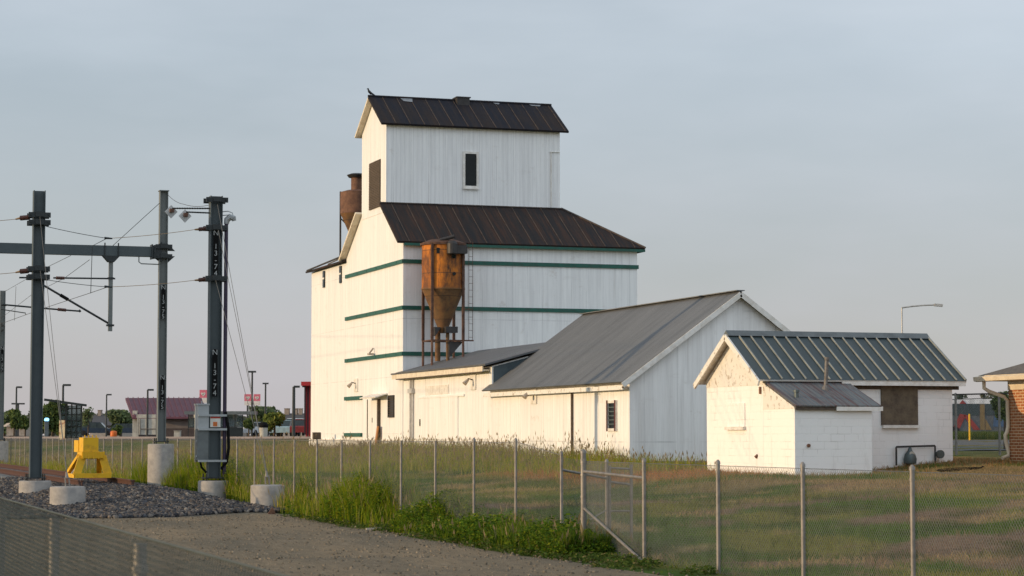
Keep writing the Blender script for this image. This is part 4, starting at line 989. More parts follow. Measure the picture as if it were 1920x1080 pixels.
# conduit on pole C, side cap
b = MB(); xx = CXp + .29; b.tube([(xx, CYp - .1, CZ0 + .1), (xx, CYp - .1, Zc(420))], .055, 8); b.build('conduit', 'conduit_purple', C1)
b = MB(); b.tube([(xx, CYp - .1, Zc(420)), (xx + .02, CYp - .1, Zc(412)), (xx + .10, CYp - .12, Zc(407)), (xx + .2, CYp - .14, Zc(409)), (xx + .22, CYp - .14, Zc(414))], [.07, .09, .10, .09, .06], 8)
b.tube([(xx + .2, CYp - .14, Zc(410)), (xx + .17, CYp - .12, Zc(399)), (xx + .05, CYp - .1, Zc(396)), (CXp + .15, CYp, Zc(397))], .014, 5); b.tube([(xx + .1, CYp - .14, Zc(410)), (xx + .07, CYp - .12, Zc(403)), (CXp + .15, CYp, Zc(404))], .014, 5)
b.build('conduit_cap', 'cabinet_grey', C1, True)
b = MB(); xx = CXp + .35; b.tube([(xx - .05, CYp - .14, Zc(772)), (xx + .03, CYp - .16, Zc(800)), (xx + .05, CYp - .16, Zc(840)), (xx, CYp - .14, Zc(866)), (CXp + .2, CYp - .1, Zc(880))], .045, 8)
b.tube([(CXp - .38, CYp, Zc(864)), (CXp - .34, CYp, Zc(876)), (CXp - .2, CYp, Zc(886))], .03, 8); b.build('cable_loop', 'black_plate', C1, True)
# cabinet
CB = thing('equipment_cabinet', (CXp - .3, CYp, Zc(865)), 'grey two part electrical cabinet strapped to the left of the dark pole', 'cabinet')
b = MB(); b.box(CXp - .50, CXp - .18, CYp - .2, CYp + .25, Zc(805), Zc(760)); b.box(CXp - .52, CXp - .16, CYp - .22, CYp + .27, Zc(760), Zc(757)); b.build('upper_box', 'cabinet_grey', CB)
b = MB(); b.box(CXp - .50, CXp - .18, CYp - .18, CYp + .25, Zc(863), Zc(806)); b.build('lower_box', 'cabinet_dark', CB)
for py in (779, 805, 864):
    for y0, y1 in ((-.245, -.20), (.26, .30)):
        b = MB(); b.box(CXp - .48, CXp + .33, CYp + y0, CYp + y1, Zc(py) - .03, Zc(py) + .03); b.build('strap', 'cabinet_grey', CB)
b = MB(); b.tube([(CXp - .36, CYp - .05, Zc(757)), (CXp - .36, CYp - .05, Zc(752))], .02, 6); b.tube([(CXp - .52, CYp - .1, Zc(828)), (CXp - .49, CYp - .1, Zc(828))], .04, 8); b.tube([(CXp - .52, CYp - .1, Zc(856)), (CXp - .49, CYp - .1, Zc(856))], .04, 8); b.build('latch', 'cabinet_grey', CB)
b = MB(); wy = CYp - .19; b.box(CXp - .14, CXp + .15, wy - .012, wy, Zc(801), Zc(780)); ws = b.build('warning_sign', 'warn_white', C1)
b = MB(); b.box(CXp - .135, CXp + .145, wy - .015, wy - .0125, Zc(784.5), Zc(780.5)); b.build('red_header', 'warn_red', ws)
b = MB(); b.box(CXp - .06, CXp + .06, wy - .015, wy - .0125, Zc(799.5), Zc(791)); b.build('orange_panel', 'warn_orange', ws)
# diamond plates on rods
for (px, py, lab, dz) in ((321, 397, 'higher and more leftward of the two diamond plates on rods', 391), (347, 405, 'lower of the two diamond plates, nearer the dark pole', 399.5)):
    Yd = 63 + (0.0 if px == 321 else -.25); c_ = at(px, py, Yd)
    r_ = thing('diamond_plate', c_, lab, 'sign', 'diamond plates on rods')
    h_ = .185
    b = MB(); b.prism([(c_.x - h_, c_.y, c_.z), (c_.x, c_.y, c_.z - h_ * 1.05), (c_.x + h_, c_.y, c_.z), (c_.x, c_.y, c_.z + h_ * 1.05)], (0, .015, 0)); b.build('plate', 'plate_grey', r_)
    e = Vector((CXp - .17, CYp - .05, Zc(dz + .5)))
    s0 = Vector((c_.x + .02, c_.y - .06, Zc(dz)))
    pts = [s0 + (e - s0) * k / 30 for k in range(31)]
    b = MB(); b.tube(pts, [.02 if k % 2 else .028 for k in range(31)], 6); b.build('rod', 'hardware', r_)
    b = MB(); b.box(c_.x - .05, c_.x + .07, c_.y - .09, c_.y - .001, c_.z - .02, c_.z + .08); b.build('clamp', 'rust_dull', r_)
# anchors
def anchor(px, Yd, ytop, r, lab):
    c_ = at(px, ytop, Yd); r_ = thing('guy_anchor', (c_.x, c_.y, gz(c_.x, c_.y)), lab, 'anchor block', 'concrete guy anchors')
    pier(r_, c_.x, c_.y, gz(c_.x, c_.y) - .3, c_.z, r)
    b_ = MB()
    for s_ in (-.05, .05): b_.tube([(c_.x + s_, c_.y, c_.z - .02), (c_.x + s_ * .9 - .02, c_.y + .02, c_.z + .22)], .02, 6)
    b_.tube([(c_.x - .02, c_.y + .02, c_.z + .2), (c_.x - .03, c_.y + .04, c_.z + .36)], [.05, .02], 8); b_.build('anchor_eye', 'galv_post', r_)
    return Vector((c_.x - .03, c_.y + .04, c_.z + .34))
a1 = anchor(502, 57, 909, .435, 'pale concrete drum with anchor eye at the ballast edge by the weeds')
a2 = anchor(127, 55.5, 912, .44, 'wide low concrete drum with anchor rod in front of the buffer stop')
# cross beam and hanging bracket
BZ = Zb(473); x9 = BX_ - 14
BM = thing('gantry_beam', (BX_ - 3, BYp, BZ), 'long grey cross beam reaching left from the pale pole over the track', 'beam')
b = MB(); b.box(x9, BX_ - .30, BYp - .13, BYp + .13, BZ - .165, BZ + .165); b.build('beam', 'steel_paint', BM)
b = MB(); b.box(BX_ - .32, BX_ - .27, BYp - .2, BYp + .2, BZ - .22, BZ + .22); b.box(BX_ - .40, BX_ - .36, BYp - .2, BYp + .2, BZ - .24, BZ + .24)
for s_ in (-1, 1): b.prism([(BX_ - .27, BYp + s_ * .14, BZ + .18), (BX_ - .05, BYp + s_ * .14, BZ + .34), (BX_ - .05, BYp + s_ * .14, BZ - .34), (BX_ - .27, BYp + s_ * .14, BZ - .18)], (0, .03, 0))
b.prism([(BX_ + .14, BYp, BZ + .05), (BX_ + .40, BYp, BZ + .05), (BX_ + .14, BYp, BZ + .30)], (0, .05, 0)); b.prism([(BX_ + .14, BYp, BZ - .12), (BX_ + .40, BYp, BZ - .12), (BX_ + .14, BYp, BZ - .36)], (0, .05, 0))
b.build('end_bracket', 'hardware', BM)
b = MB(); b.tube([(BX_ - .80, BYp - .05, BZ - .16), (BX_ - .80, BYp - .05, BZ - .34), (BX_ - .72, BYp - .05, BZ - .40), (BX_ - .14, BYp - .05, BZ - .41)], .02, 6); b.build('bond_cable', 'steel_pale', BM)
tpt = on(208, 480, BYp); TX = tpt.x; T0z, T1z = on(208, 480, BYp).z, on(208, 621, BYp).z
CN = thing('drop_bracket', (TX, BYp, T0z), 'drop tube hanging under the cross beam with its insulated arms', 'bracket')
b = MB(); b.box(TX - .065, TX + .065, BYp - .065, BYp + .065, T1z, T0z - .1); b.build('drop_tube', 'steel_pale', CN)
b = MB(); b.prism([(TX - .28, BYp - .14, T0z + .0), (TX + .28, BYp - .14, T0z), (TX + .1, BYp - .14, T0z - .2), (TX - .1, BYp - .14, T0z - .2)], (0, .28, 0)); b.box(TX - .24, TX - .20, BYp - .16, BYp - .131, T0z, T0z + .42); b.box(TX + .20, TX + .24, BYp - .16, BYp - .131, T0z, T0z + .42); b.build('hanger', 'hardware', CN)
def W(px, py): return on(px, py, BYp - .0)
b = MB(); b.tube([W(216, 522.5), W(100, 521)], .03, 6); b.tube([W(88, 521), W(36, 520.5)], .03, 6); b.box(TX - .1, TX + .1, BYp - .09, BYp + .09, W(208, 522).z - .03, W(208, 522).z + .03); ua = b.build('upper_arm', 'hardware', CN); insulator(ua, W(105, 521), W(121, 521.5), .06)
b = MB(); b.tube([W(208, 609), W(80, 534)], .038, 6); b.box(TX - .12, TX + .12, BYp - .09, BYp + .09, W(208, 610).z - .03, W(208, 610).z + .03); da = b.build('diagonal_arm', 'hardware', CN)
b = MB(); b.tube([W(128, 562), W(113, 553)], .055, 8); b.build('clamp', 'black_plate', da)
b = MB(); b.tube([W(150, 583.5), W(80, 578), W(4, 571)], .03, 6); b.tube([W(148, 584), W(151, 582)], .05, 6); st = b.build('steady_arm', 'hardware', CN); insulator(st, W(108, 580), W(124, 581.5), .06)
# bracket on the distant pole
D2 = thing('registration_arm', at(25, 580, 122), 'thin arms reaching right from the distant pole at the left edge', 'bracket')
q = lambda px, py: at(px, py, 121.5)
b = MB(); b.tube([q(2, 580), q(48, 587), q(48, 590)], .03, 6); b.tube([q(2, 572), q(12, 573)], .04, 6); b.build('arm', 'hardware', D2)
b = MB(); b.prism([q(2, 605), q(10, 612), q(2, 613)], (0, .1, 0)); b.prism([q(2, 618), q(10, 617), q(2, 624)], (0, .1, 0)); b.build('foot_bracket', 'hardware', D2)

def wire(pts, r, mat, label, sag=0., group='overhead wires'):
    P = []
    for k in range(len(pts) - 1):
        p, q_ = Vector(pts[k]), Vector(pts[k + 1]); n_ = 8 if sag else 1
        for j in range(n_): s_ = j / n_; v = p.lerp(q_, s_); v.z -= sag * 4 * s_ * (1 - s_); P.append(v)
    P.append(Vector(pts[-1])); b_ = MB(); b_.tube(P, r, 5)
    return solo(b_, 'overhead_wire', mat, label, 'wire', group)
# tension wires between the two dark poles
def tens(py1, py2, py0, labA, labB):
    e1 = Vector((CXp - .17, CYp, Zc(py1))); i1 = e1 + (at(365, py1 + 1.5, 63) - e1)
    h_ = thing('strain_insulator', (e1.x - .2, e1.y, e1.z), labA, 'insulator', 'strain insulators on the poles')
    insulator(h_, e1 + Vector((-.06, 0, 0)), e1 + (i1 - e1) * .72, .065)
    b_ = MB(); b_.tube([e1 + (i1 - e1) * .72, i1], [.035, .02], 8); b_.build('end_fitting', 'copper_wire', h_)
    mid = at(202, py2, 62.3)
    wire([i1, mid], .008, 'copper_wire', labB[0], .03)
    b_ = MB(); b_.tube([mid + Vector((-.09, 0, .01)), mid + Vector((.13, 0, 0))], [.035, .02], 8); solo(b_, 'wire_splice', 'hardware', labB[2], 'splice', 'wire splices')
    wire([mid, Vector((AX + .2, AY, Za(py0)))], .009, 'dark_wire', labB[1], .02)
    return mid
m1 = tens(429, 447, 424, 'upper brown strain insulator left of the cabinet pole', ['upper copper wire running left from the cabinet pole', 'upper dark wire from the splice to the buffer stop pole', 'splice on the upper tension wire'])
m2 = tens(524, 538, 524, 'lower brown strain insulator left of the cabinet pole', ['lower copper wire running left from the cabinet pole', 'lower dark wire from the splice to the buffer stop pole', 'splice on the lower tension wire'])
for py, lab, lw in ((408, 'upper brown strain insulator on the pole beside the buffer stop', 'upper wire leaving the left edge of the photo'), (508, 'lower brown strain insulator on the pole beside the buffer stop', 'lower wire leaving the left edge of the photo')):
    e = Vector((AX - .16, AY, Za(py)))
    h_ = thing('strain_insulator', e + Vector((-.2, 0, 0)), lab, 'insulator', 'strain insulators on the poles')
    e2 = at(38, py + 1, 61.8); insulator(h_, e + Vector((-.1, 0, 0)), e2, .075)
    b_ = MB(); b_.tube([e2, at(29, py + 3, 61.8)], [.035, .02], 8); b_.build('end_fitting', 'copper_wire', h_)
    wire([at(29, py + 3, 61.8), at(-80, py + 9, 61.0)], .008, 'copper_wire', lw, .02)
wire([Vector((BX_ - .13, BYp, Zb(381))), W(209, 463)], .010, 'dark_wire', 'slanting stay from the pale pole top to the cross beam')
wire([Vector((BX_ + .14, BYp, Zb(365))), at(345, 383, 66), Vector((CXp - .15, CYp, Zc(384)))], .008, 'dark_wire', 'slack wire sagging between the tops of the pale and cabinet poles', .06)
wire([m1 + Vector((-.06, 0, -.02)), at(173, 461, 62.3), at(170, 550, 62.3)], .010, 'dark_wire', 'short vertical dropper below the upper splice')
wire([m2, at(170, 549, 65), at(85, 577, 75), at(-40, 622, 98)], .009, 'dark_wire', 'contact wire slanting down left from the lower splice')
wire([W(168, 487), at(120, 522, 80), at(60, 552, 100), at(0, 598, 120)], .009, 'dark_wire', 'thin messenger wire slanting behind the pole')
wire([W(133, 479), at(86, 502, 84), at(5, 549, 118)], .009, 'dark_wire', 'thin stay running from the beam toward the distant pole')
b = at(30, 537, 108); c_ = at(27, 601, 108)
wire([b, c_], .010, 'dark_wire', 'faint vertical dropper left of the buffer stop pole')
for (py, dx, lab) in ((385, 0, 'highest of the three guy wires on the cabinet pole'), (432, .03, 'middle guy wire on the cabinet pole'), (527, -.03, 'lowest guy wire on the cabinet pole')):
    wire([Vector((CXp + dx, CYp - .26, Zc(py))), a1 + Vector((dx * .5, 0, 0))], .0075, 'guy_wire', lab, 0, 'guy wires on the poles')
for (py, dx, lab) in ((407, 0, 'higher guy wire on the pole beside the buffer stop'), (508, .03, 'lower guy wire on the pole beside the buffer stop')):
    wire([Vector((AX + dx, AY - .25, Za(py))), a2 + Vector((dx * .5, 0, 0))], .0075, 'guy_wire', lab, 0, 'guy wires on the poles')

# ------------------------------------------------------------------ small litter
c_ = at(712, 994, 44.8); b = MB(); zc = gz(c_.x, c_.y); b.bar((c_.x - .28, c_.y, zc + .02), (c_.x + .30, c_.y - .05, zc + .05), .12, .035)
solo(b, 'broken_board', 'pale_stone', 'pale broken board lying at the edge of the weeds', 'board')
c_ = at(508, 966, 53); zc = gz(c_.x, c_.y); b = MB(); b.prism([(c_.x - .09, c_.y, zc), (c_.x + .1, c_.y, zc), (c_.x + .08, c_.y, zc + .10), (c_.x + .02, c_.y, zc + .17), (c_.x - .05, c_.y, zc + .06)], (.03, .1, .02)); solo(b, 'litter_scrap', 'rust_dull', 'brown scrap of litter at the foot of the concrete drum', 'litter')
c_ = at(1500, 912, 58.5)
# dark hose on the lawn
c_ = at(1800, 900, 58); pts = []
for k in range(40): t_ = k / 39 * 4 * math.pi; x_, y_ = c_.x + (.5 + .04 * k / 10) * math.cos(t_), c_.y + .5 * math.sin(t_); pts.append((x_, y_, gz(x_, y_) + .03 + .0015 * k))
b = MB(); b.tube(pts, .012, 6); solo(b, 'hose', 'black_plate', 'dark hose lying coiled on the dry grass before the brick house', 'hose', smooth=True)

# ------------------------------------------------------------------ trees
def tree(px, Yd, wpx, ytop, ybot, label, table, n=700, leaf=.3, trunk=True, name='tree', cat='tree', group='trees beyond the fence', seed=None, squash=1.):
    c_ = at(px, ybot, Yd); zg_ = gz(c_.x, c_.y); zt_ = zpx(ytop, Yd); zb_ = zpx(ybot, Yd); w_ = wpx * Yd / F / 2 * 1.12; n = int(n * 2.2); leaf = leaf * .8; table = [(w__, tuple(v * 1.75 for v in c__)) for w__, c__ in table]
    r_ = thing(name, (c_.x, c_.y, min(zg_, zb_)), label, cat, group)
    H = zt_ - zb_; lob = max(5, int(7))
    rng = np.random.default_rng(seed or int(px * 7 + Yd))
    cen = np.stack([(rng.random(lob) - .5) * 1.3 * w_, (rng.random(lob) - .5) * 1.3 * w_, zb_ + H * (.25 + .6 * rng.random(lob))], -1)
    rad = w_ * (.38 + .3 * rng.random(lob))
    k = rng.integers(0, lob, n); d = rng.normal(size=(n, 3)); d /= np.linalg.norm(d, axis=1)[:, None]
    P = cen[k] + d * (rad[k] * (.35 + .75 * rng.random(n) ** .8))[:, None] * np.array([1, 1, min(1.2, .55 * H / max(w_, .1))])
    P[:, 2] = np.clip(P[:, 2], zb_, zt_)
    P[:, 0] += c_.x; P[:, 1] += c_.y
    a = rng.normal(size=(n, 3)); a /= np.linalg.norm(a, axis=1)[:, None]; bb = np.cross(a, rng.normal(size=(n, 3))); bb /= np.linalg.norm(bb, axis=1)[:, None]
    s_ = (leaf * (.5 + rng.random(n)))[:, None]
    V = np.stack([P - a * s_ * .6, P + bb * s_ * .45, P + a * s_ * .6, P - bb * s_ * .45], 1).reshape(-1, 3) - np.array(OFF[r_.name])
    o_ = bulk('crown', V, [(np.arange(n) * 4)[:, None] + np.array([[0, 1, 2, 3]])], 'leaves', np.repeat(pick(n, table), 4, 0), None); o_.parent = r_
    if trunk:
        b_ = MB(); b_.tube([(c_.x, c_.y, min(zg_, zb_) - .1), (c_.x + .05 * w_, c_.y, zb_ + H * .3), (c_.x, c_.y, zb_ + H * .75)], [.07 * w_ + .05, .05 * w_ + .04, .03], 7)
        for q_ in range(4):
            e = cen[q_]; b_.tube([(c_.x, c_.y, zb_ + H * .25), (c_.x + e[0] * .8, c_.y + e[1] * .8, e[2])], [.04, .015], 5)
        b_.build('trunk', 'bark', r_)
    return r_
G1 = [(4, (.060, .085, .028)), (3, (.090, .110, .030)), (2, (.040, .058, .022))]
G2 = [(4, (.075, .100, .045)), (3, (.10, .115, .055)), (1, (.05, .07, .035))]
G3 = [(4, (.105, .130, .030)), (3, (.14, .15, .035)), (2, (.06, .085, .022))]
G4 = [(3, (.075, .082, .055)), (2, (.055, .065, .05))]
tree(514, 205, 36, 775, 812, 'round yellow green shrub tree beside the parked cars', G3, 900, .28)
tree(466, 200, 17, 783, 812, 'narrow green tree right of the second shelter', G1, 500, .28)
tree(98, 172, 46, 752, 816, 'leafy green tree behind the dark bus shelter', G1, 900, .30)
tree(26, 185, 22, 762, 815, 'slim leafy tree near the left edge of the photo', G1, 600, .28)
tree(47, 190, 18, 778, 814, 'small round tree left of the dark pole', G1, 500, .26)
tree(165, 230, 20, 764, 808, 'thin sparse tree right of the dark bus shelter', G2, 260, .24)
tree(226, 290, 50, 770, 812, 'broad grey green tree left of the maroon roofed building', G2, 900, .45)
tree(219, 215, 18, 798, 817, 'low dark bush beside the orange barrel', G1, 300, .24, False, 'bush', 'bush')
tree(486, 330, 60, 764, 812, 'broad olive tree behind the pink signs', G2, 900, .5)
tree(8, 300, 40, 770, 812, 'hazy tree at the left edge of the photo', G2, 700, .45)
tree(66, 330, 50, 768, 810, 'pale hazy tree behind the dark pole', G4, 700, .5)
tree(425, 390, 60, 782, 812, 'low distant tree seen through the second shelter', G4, 600, .55)
tree(1884, 105, 38, 735, 790, 'leafy green tree beside the brick house gutter', G1, 700, .17)
tree(1845, 330, 10, 731, 790, 'tiny dark conifer above the bus roof', G4, 200, .3)
rng = random.Random(5)
for k in range(16):
    px = -20 + k * 39 + rng.uniform(-8, 8)
    tree(px, 500 + 22 * (k % 4), 95, 776 + 8 * rng.random(), 816, 'one of the hazy trees of the far treeline', G4, 520, .95, True, 'tree', 'tree', 'far hazy treeline trees')
tree(1800, 420, 60, 742, 800, 'hazy low tree behind the bus', G4, 500, .7)
tree(1880, 450, 60, 740, 800, 'hazy tree behind the brick house gutter', G4, 500, .7)

# ------------------------------------------------------------------ far station and car park
KW = MB(); p, q_ = at(-60, 820, 158), at(600, 820, 158); zk = gz(p.x, p.y)
KW.prism([(p.x, p.y, 1.3), (p.x, p.y, 1.80), (q_.x, q_.y, 1.80), (q_.x, q_.y, 1.3)], (.1, .3, 0)); solo(KW, 'kerb_wall', 'kerb_wall', 'low pinkish kerb wall at the edge of the distant car park', 'wall')
def obox(mb, px0, px1, py0, py1, Y, dep, mi=0):
    "box facing the railway street, seen between picture columns, real size at distance Y"
    a, c2 = at(px0, py1, Y), at(px1, py0, Y); mb.prism([(a.x, a.y, a.z), (c2.x, c2.y, a.z), (c2.x, c2.y, c2.z), (a.x, a.y, c2.z)], (-dep * UY * -1, dep * UX, 0), mi)
# first shelter
Y = 150; SB = thing('bus_shelter', at(125, 822, Y), 'dark bus shelter with slanted flat roof and glass grid walls', 'shelter', 'bus shelters in the distance')
fr = MB()
for px in (112.5, 123, 134, 143, 152.5): obox(fr, px - 1.5, px + 1.5, 757, 823, Y, .1)
for py in (766, 777, 788, 799, 810, 821): obox(fr, 112, 153, py - .9, py + .9, Y, .08)
obox(fr, 121.5, 125.5, 757, 823, Y - .05, .16)
fr.build('frame', 'shelter_steel', SB)
gl = MB(); obox(gl, 112, 153, 760, 822, Y + .12, .02); gl.build('glass', 'shelter_glass', SB)
rf = MB(); P = [at(83, 747, Y - .9), at(163, 758, Y - .9), at(163, 758, Y + .9), at(83, 747, Y + .9)]; rf.slab(P, .16, 0, 0, 0); rf.build('roof', 'shelter_steel', SB)
ps = MB(); obox(ps, 110.5, 121.5, 788, 824, Y - .8, .12); solo(ps, 'info_panel', 'poster', 'sunlit cream information panel in front of the dark bus shelter', 'info panel')
# second shelter
Y = 190; SB = thing('bus_shelter', at(440, 822, Y), 'second bus shelter with low flat roof right of the cabinet pole', 'shelter', 'bus shelters in the distance')
rf = MB(); obox(rf, 345, 477, 771, 777, Y - .8, 2.4); rf.build('roof', 'cabinet_dark', SB)
fr = MB()
for px in (353, 380, 405, 420, 440.5, 455): obox(fr, px - .8, px + .8, 777, 821, Y, .1)
obox(fr, 420, 455, 801, 821, Y - .02, .05); obox(fr, 353, 420, 800, 802, Y, .05); fr.build('frame', 'shelter_steel', SB)
wl = MB(); obox(wl, 405, 440, 802, 821, Y + .3, .1); wl.build('low_wall', 'dark_block', SB)
gl = MB(); obox(gl, 353, 455, 778, 800, Y + .2, .02); gl.build('glass', 'shelter_glass', SB)
# maroon roofed building
Y = 230; MR = thing('station_building', at(310, 820, Y), 'tan block building with long maroon metal roof', 'building')
w_ = MB(); obox(w_, 250, 384, 783, 803, Y, 6, 0); obox(w_, 249.6, 384.4, 803, 824, Y - .03, 6, 1); w_.build('wall', ['tan_block', 'dark_block'], MR)
w_ = MB(); obox(w_, 248, 257, 770, 822, Y - .5, .5); w_.build('corner_pier', 'pale_panel', MR)
rf = MB(); P = [at(248, 781.5, Y - 1.2), at(390, 781.5, Y - 1.2), at(378, 746, Y + 5), at(235, 746, Y + 5)]; rf.slab(P, .25, 0, 0, 0)
for k in range(15):
    s_ = (k + .5) / 15; a = P[0].lerp(P[1], s_); c2 = P[3].lerp(P[2], s_); rf.bar(a + Vector((0, 0, .05)), c2 + Vector((0, 0, .05)), .06, .12)
rf.build('roof', 'maroon_roof', MR)
rf = MB(); obox(rf, 248, 390, 781.5, 785, Y - 1.25, .1); rf.build('fascia', 'maroon_roof', MR)
b = MB(); obox(b, 256, 292, 777, 784, Y - 30, .3); obox(b, 260, 292, 785, 815, Y - 30, .2); obox(b, 257, 259.4, 778, 824, Y - 30, .3); obox(b, 262, 262.8, 785, 815, Y - 30.1, .1, 1); obox(b, 262, 292, 803.5, 804.5, Y - 30.1, .1, 1); solo(b, 'notice_board', ['pale_panel', 'tan_block'], 'pale panelled board standing before the maroon roofed building', 'board')
b = MB(); obox(b, 326, 337, 808, 821, 185, .8); obox(b, 325.5, 337.5, 807.3, 808, 184.9, 1.0); solo(b, 'utility_box', 'pale_panel', 'squat cream utility box before the station building', 'utility box')
# lamp posts
def lamp(px, Y, ytop, kind, label, mat='lamp_post', head=26, r=.10, ybase=821):
    c2 = at(px, ytop, Y); zg_ = gz(c2.x, c2.y); L = head * Y / F
    r_ = thing('lamp_post', (c2.x, c2.y, zg_), label, 'lamp post', 'distant lamp posts')
    b_ = MB(); b_.tube([(c2.x, c2.y, zg_), (c2.x, c2.y, c2.z)], [r, r * .8], 8); b_.build('pole', mat, r_)
    h_ = MB(); ux, uy = UX, -UY
    if kind == 'one': h_.bar((c2.x, c2.y, c2.z), (c2.x + L * ux, c2.y + L * uy, c2.z), .3, .16)
    if kind == 'two': h_.bar((c2.x - L / 2 * ux, c2.y - L / 2 * uy, c2.z), (c2.x + L / 2 * ux, c2.y + L / 2 * uy, c2.z), .3, .16)
    if kind == 'arm':
        pts_ = [Vector((c2.x + L * s_ * ux, c2.y + L * s_ * uy, c2.z + .08 * L * (1 - (1 - s_) ** 2))) for s_ in (0, .3, .6, .9)]
        h_.tube(pts_, .05, 6); e = pts_[-1]; h_.bar(e, e + Vector((L * .22 * ux, L * .22 * uy, -.04)), .3, .14)
    h_.build('lamp_head', mat, r_)
    return r_
lamp(31, 200, 726, 'one', 'single headed lamp post left of the buffer stop pole', head=10, r=.09)
lamp(34, 230, 757, 'two', 'lower double headed lamp post near the left edge', head=24, r=.13)
lamp(118.5, 175, 722, 'one', 'single headed lamp post rising behind the dark bus shelter', head=14, r=.10)
lamp(200, 240, 740, 'one', 'single headed lamp post between shelter and maroon roof', head=9, r=.09)
lamp(277, 200, 731, 'one', 'dark single headed lamp post in front of the maroon roof', head=11, r=.10)
lamp(473, 200, 697, 'two', 'tallest double headed lamp post in front of the pink signs', head=14, r=.10)
lamp(498, 240, 719, 'two', 'double headed lamp post right of the pink signs', head=11, r=.11)
lamp(551, 170, 725, 'one', 'thick dark single headed lamp post beside the red barn', head=11, r=.14)
lamp(1691, 125, 577, 'arm', 'tall pale street lamp with long curved arm above the hut roof', 'lamp_post_pale', 68, .05)
b = MB(); c2 = at(272, 743, 222)
# billboards
def sign(px0, px1, py0, py1, Y, label):
    a = at((px0 + px1) / 2, py1, Y); r_ = thing('pole_sign', (a.x, a.y, gz(a.x, a.y)), label, 'sign', 'pink pole signs')
    b_ = MB(); obox(b_, px0, px1, py0, py0 + (py1 - py0) * .62, Y, .3); b_.build('panel', 'sign_pink', r_)
    b_ = MB(); obox(b_, px0 + .3, px1 - .3, py0 + (py1 - py0) * .63, py1, Y, .3); b_.build('lower_panel', 'sign_white', r_)
    cx, cy = (px0 + px1) / 2, py0 + (py1 - py0) * .33; s_ = (px1 - px0) * .30
    hp = []
    for k in range(24):
        t_ = k / 24 * 2 * math.pi; hx_ = 16 * math.sin(t_) ** 3; hy_ = 13 * math.cos(t_) - 5 * math.cos(2 * t_) - 2 * math.cos(3 * t_) - math.cos(4 * t_)
        hp.append(at(cx + hx_ / 16 * s_, cy - hy_ / 16 * s_, Y - .03))
    b_ = MB(); b_.prism(hp, (0, .02, 0)); b_.build('emblem', 'sign_white', r_)
    b_ = MB(); hp = [at(cx - s_ * .5, cy - s_ * .1, Y - .05), at(cx - s_ * .1, cy + s_ * .5, Y - .05), at(cx + s_ * .6, cy - s_ * .5, Y - .05), at(cx - s_ * .1, cy + s_ * .1, Y - .05)]; b_.prism(hp, (0, .015, 0)); b_.build('mark', 'weathered_brown', r_)
    b_ = MB(); b_.tube([(a.x, a.y + .2, gz(a.x, a.y)), (a.x, a.y + .2, a.z)], .15, 8); b_.build('pole', 'lamp_post', r_)
sign(458, 471, 739, 760, 400, 'left of the two pink and white signs with a heart shaped emblem')
sign(475.5, 488, 739, 760, 400, 'right of the two pink and white signs with a heart shaped emblem')
sign(374, 388, 731, 755, 380, 'pink and white sign half hidden behind the cabinet pole')
# red barn behind the elevator
Y = 200; RB = thing('red_barn', at(590, 820, Y), 'bright red barn edge peeping out behind the elevator', 'barn')
b = MB(); obox(b, 573, 640, 722, 821, Y, 8); b.build('wall', 'barn_red', RB)
b = MB(); rz = at(573, 716, Y); obox(b, 564.5, 645, 715.5, 723, Y - 1, 10); b.build('roof', 'barn_red', RB)
b = MB(); obox(b, 570, 573, 725, 815, Y - .3, .3); obox(b, 576, 579, 725, 821, Y - .05, .05); obox(b, 566.5, 573, 722.5, 726, Y - .6, .5); b.build('post', 'barn_dark', RB)
# far houses
for (p0, p1, ye, yr2, lab, ch) in ((528, 600, 799, 775, 'dark roofed house with tan chimneys behind the parked cars', ((537.5, 4.5), (554, 3.5), (563, 3.5))), (170, 232, 797, 778, 'low dark roofed house behind the blue car', ((186, 3),)), (398, 450, 800, 786, 'hazy house seen through the second shelter', ((440, 3),)), (12, 48, 801, 815, '', ())):
    if not lab: continue
    Y = 300; HS = thing('distant_house', at((p0 + p1) / 2, 816, Y), lab, 'house', 'distant houses')
    b = MB(); obox(b, p0 + 3, p1 - 3, ye, 821, Y, 9); b.build('wall', 'house_wall', HS)
    b = MB(); a, c2 = at(p0, ye, Y - .6), at(p1, ye, Y - .6); m_ = at(p0 + 6, yr2, Y + 4.5); m2_ = at(p1 - 6, yr2, Y + 4.5); d1, d2 = at(p0, ye, Y + 9.6), at(p1, ye, Y + 9.6); d1.z = a.z; d2.z = c2.z
    b.slab([a, c2, m2_, m_], .15, 0, 0, 0); b.slab([d1, d2, m2_, m_], .15, 0, 0, 0); b.add([a, m_, d1], [(0, 1, 2)]); b.add([c2, m2_, d2], [(0, 1, 2)]); rfo = b.build('roof', 'house_roof', HS)
    for cxp, cw in ch:
        b = MB(); obox(b, cxp - cw, cxp + cw, yr2 - 8.5, yr2 + 8, Y + 4, 1.2); obox(b, cxp - cw - .6, cxp + cw + .6, yr2 - 9.5, yr2 - 8.5, Y + 3.9, 1.4); b.build('chimney', 'chimney_tan', rfo)
b = MB(); obox(b, 12, 48, 800, 817, 240, 4); b.prism([at(10, 800, 239.5), at(50, 800, 239.5), at(40, 793, 239.5), at(20, 793, 239.5)], (0, 4, 0)); solo(b, 'stone_entrance', 'house_wall', 'pale stone entrance block left of the buffer stop pole', 'wall')
b = MB(); obox(b, 168, 262, 801, 818, 320, .4); solo(b, 'boundary_wall', 'kerb_wall', 'pinkish boundary wall behind the blue car', 'wall')
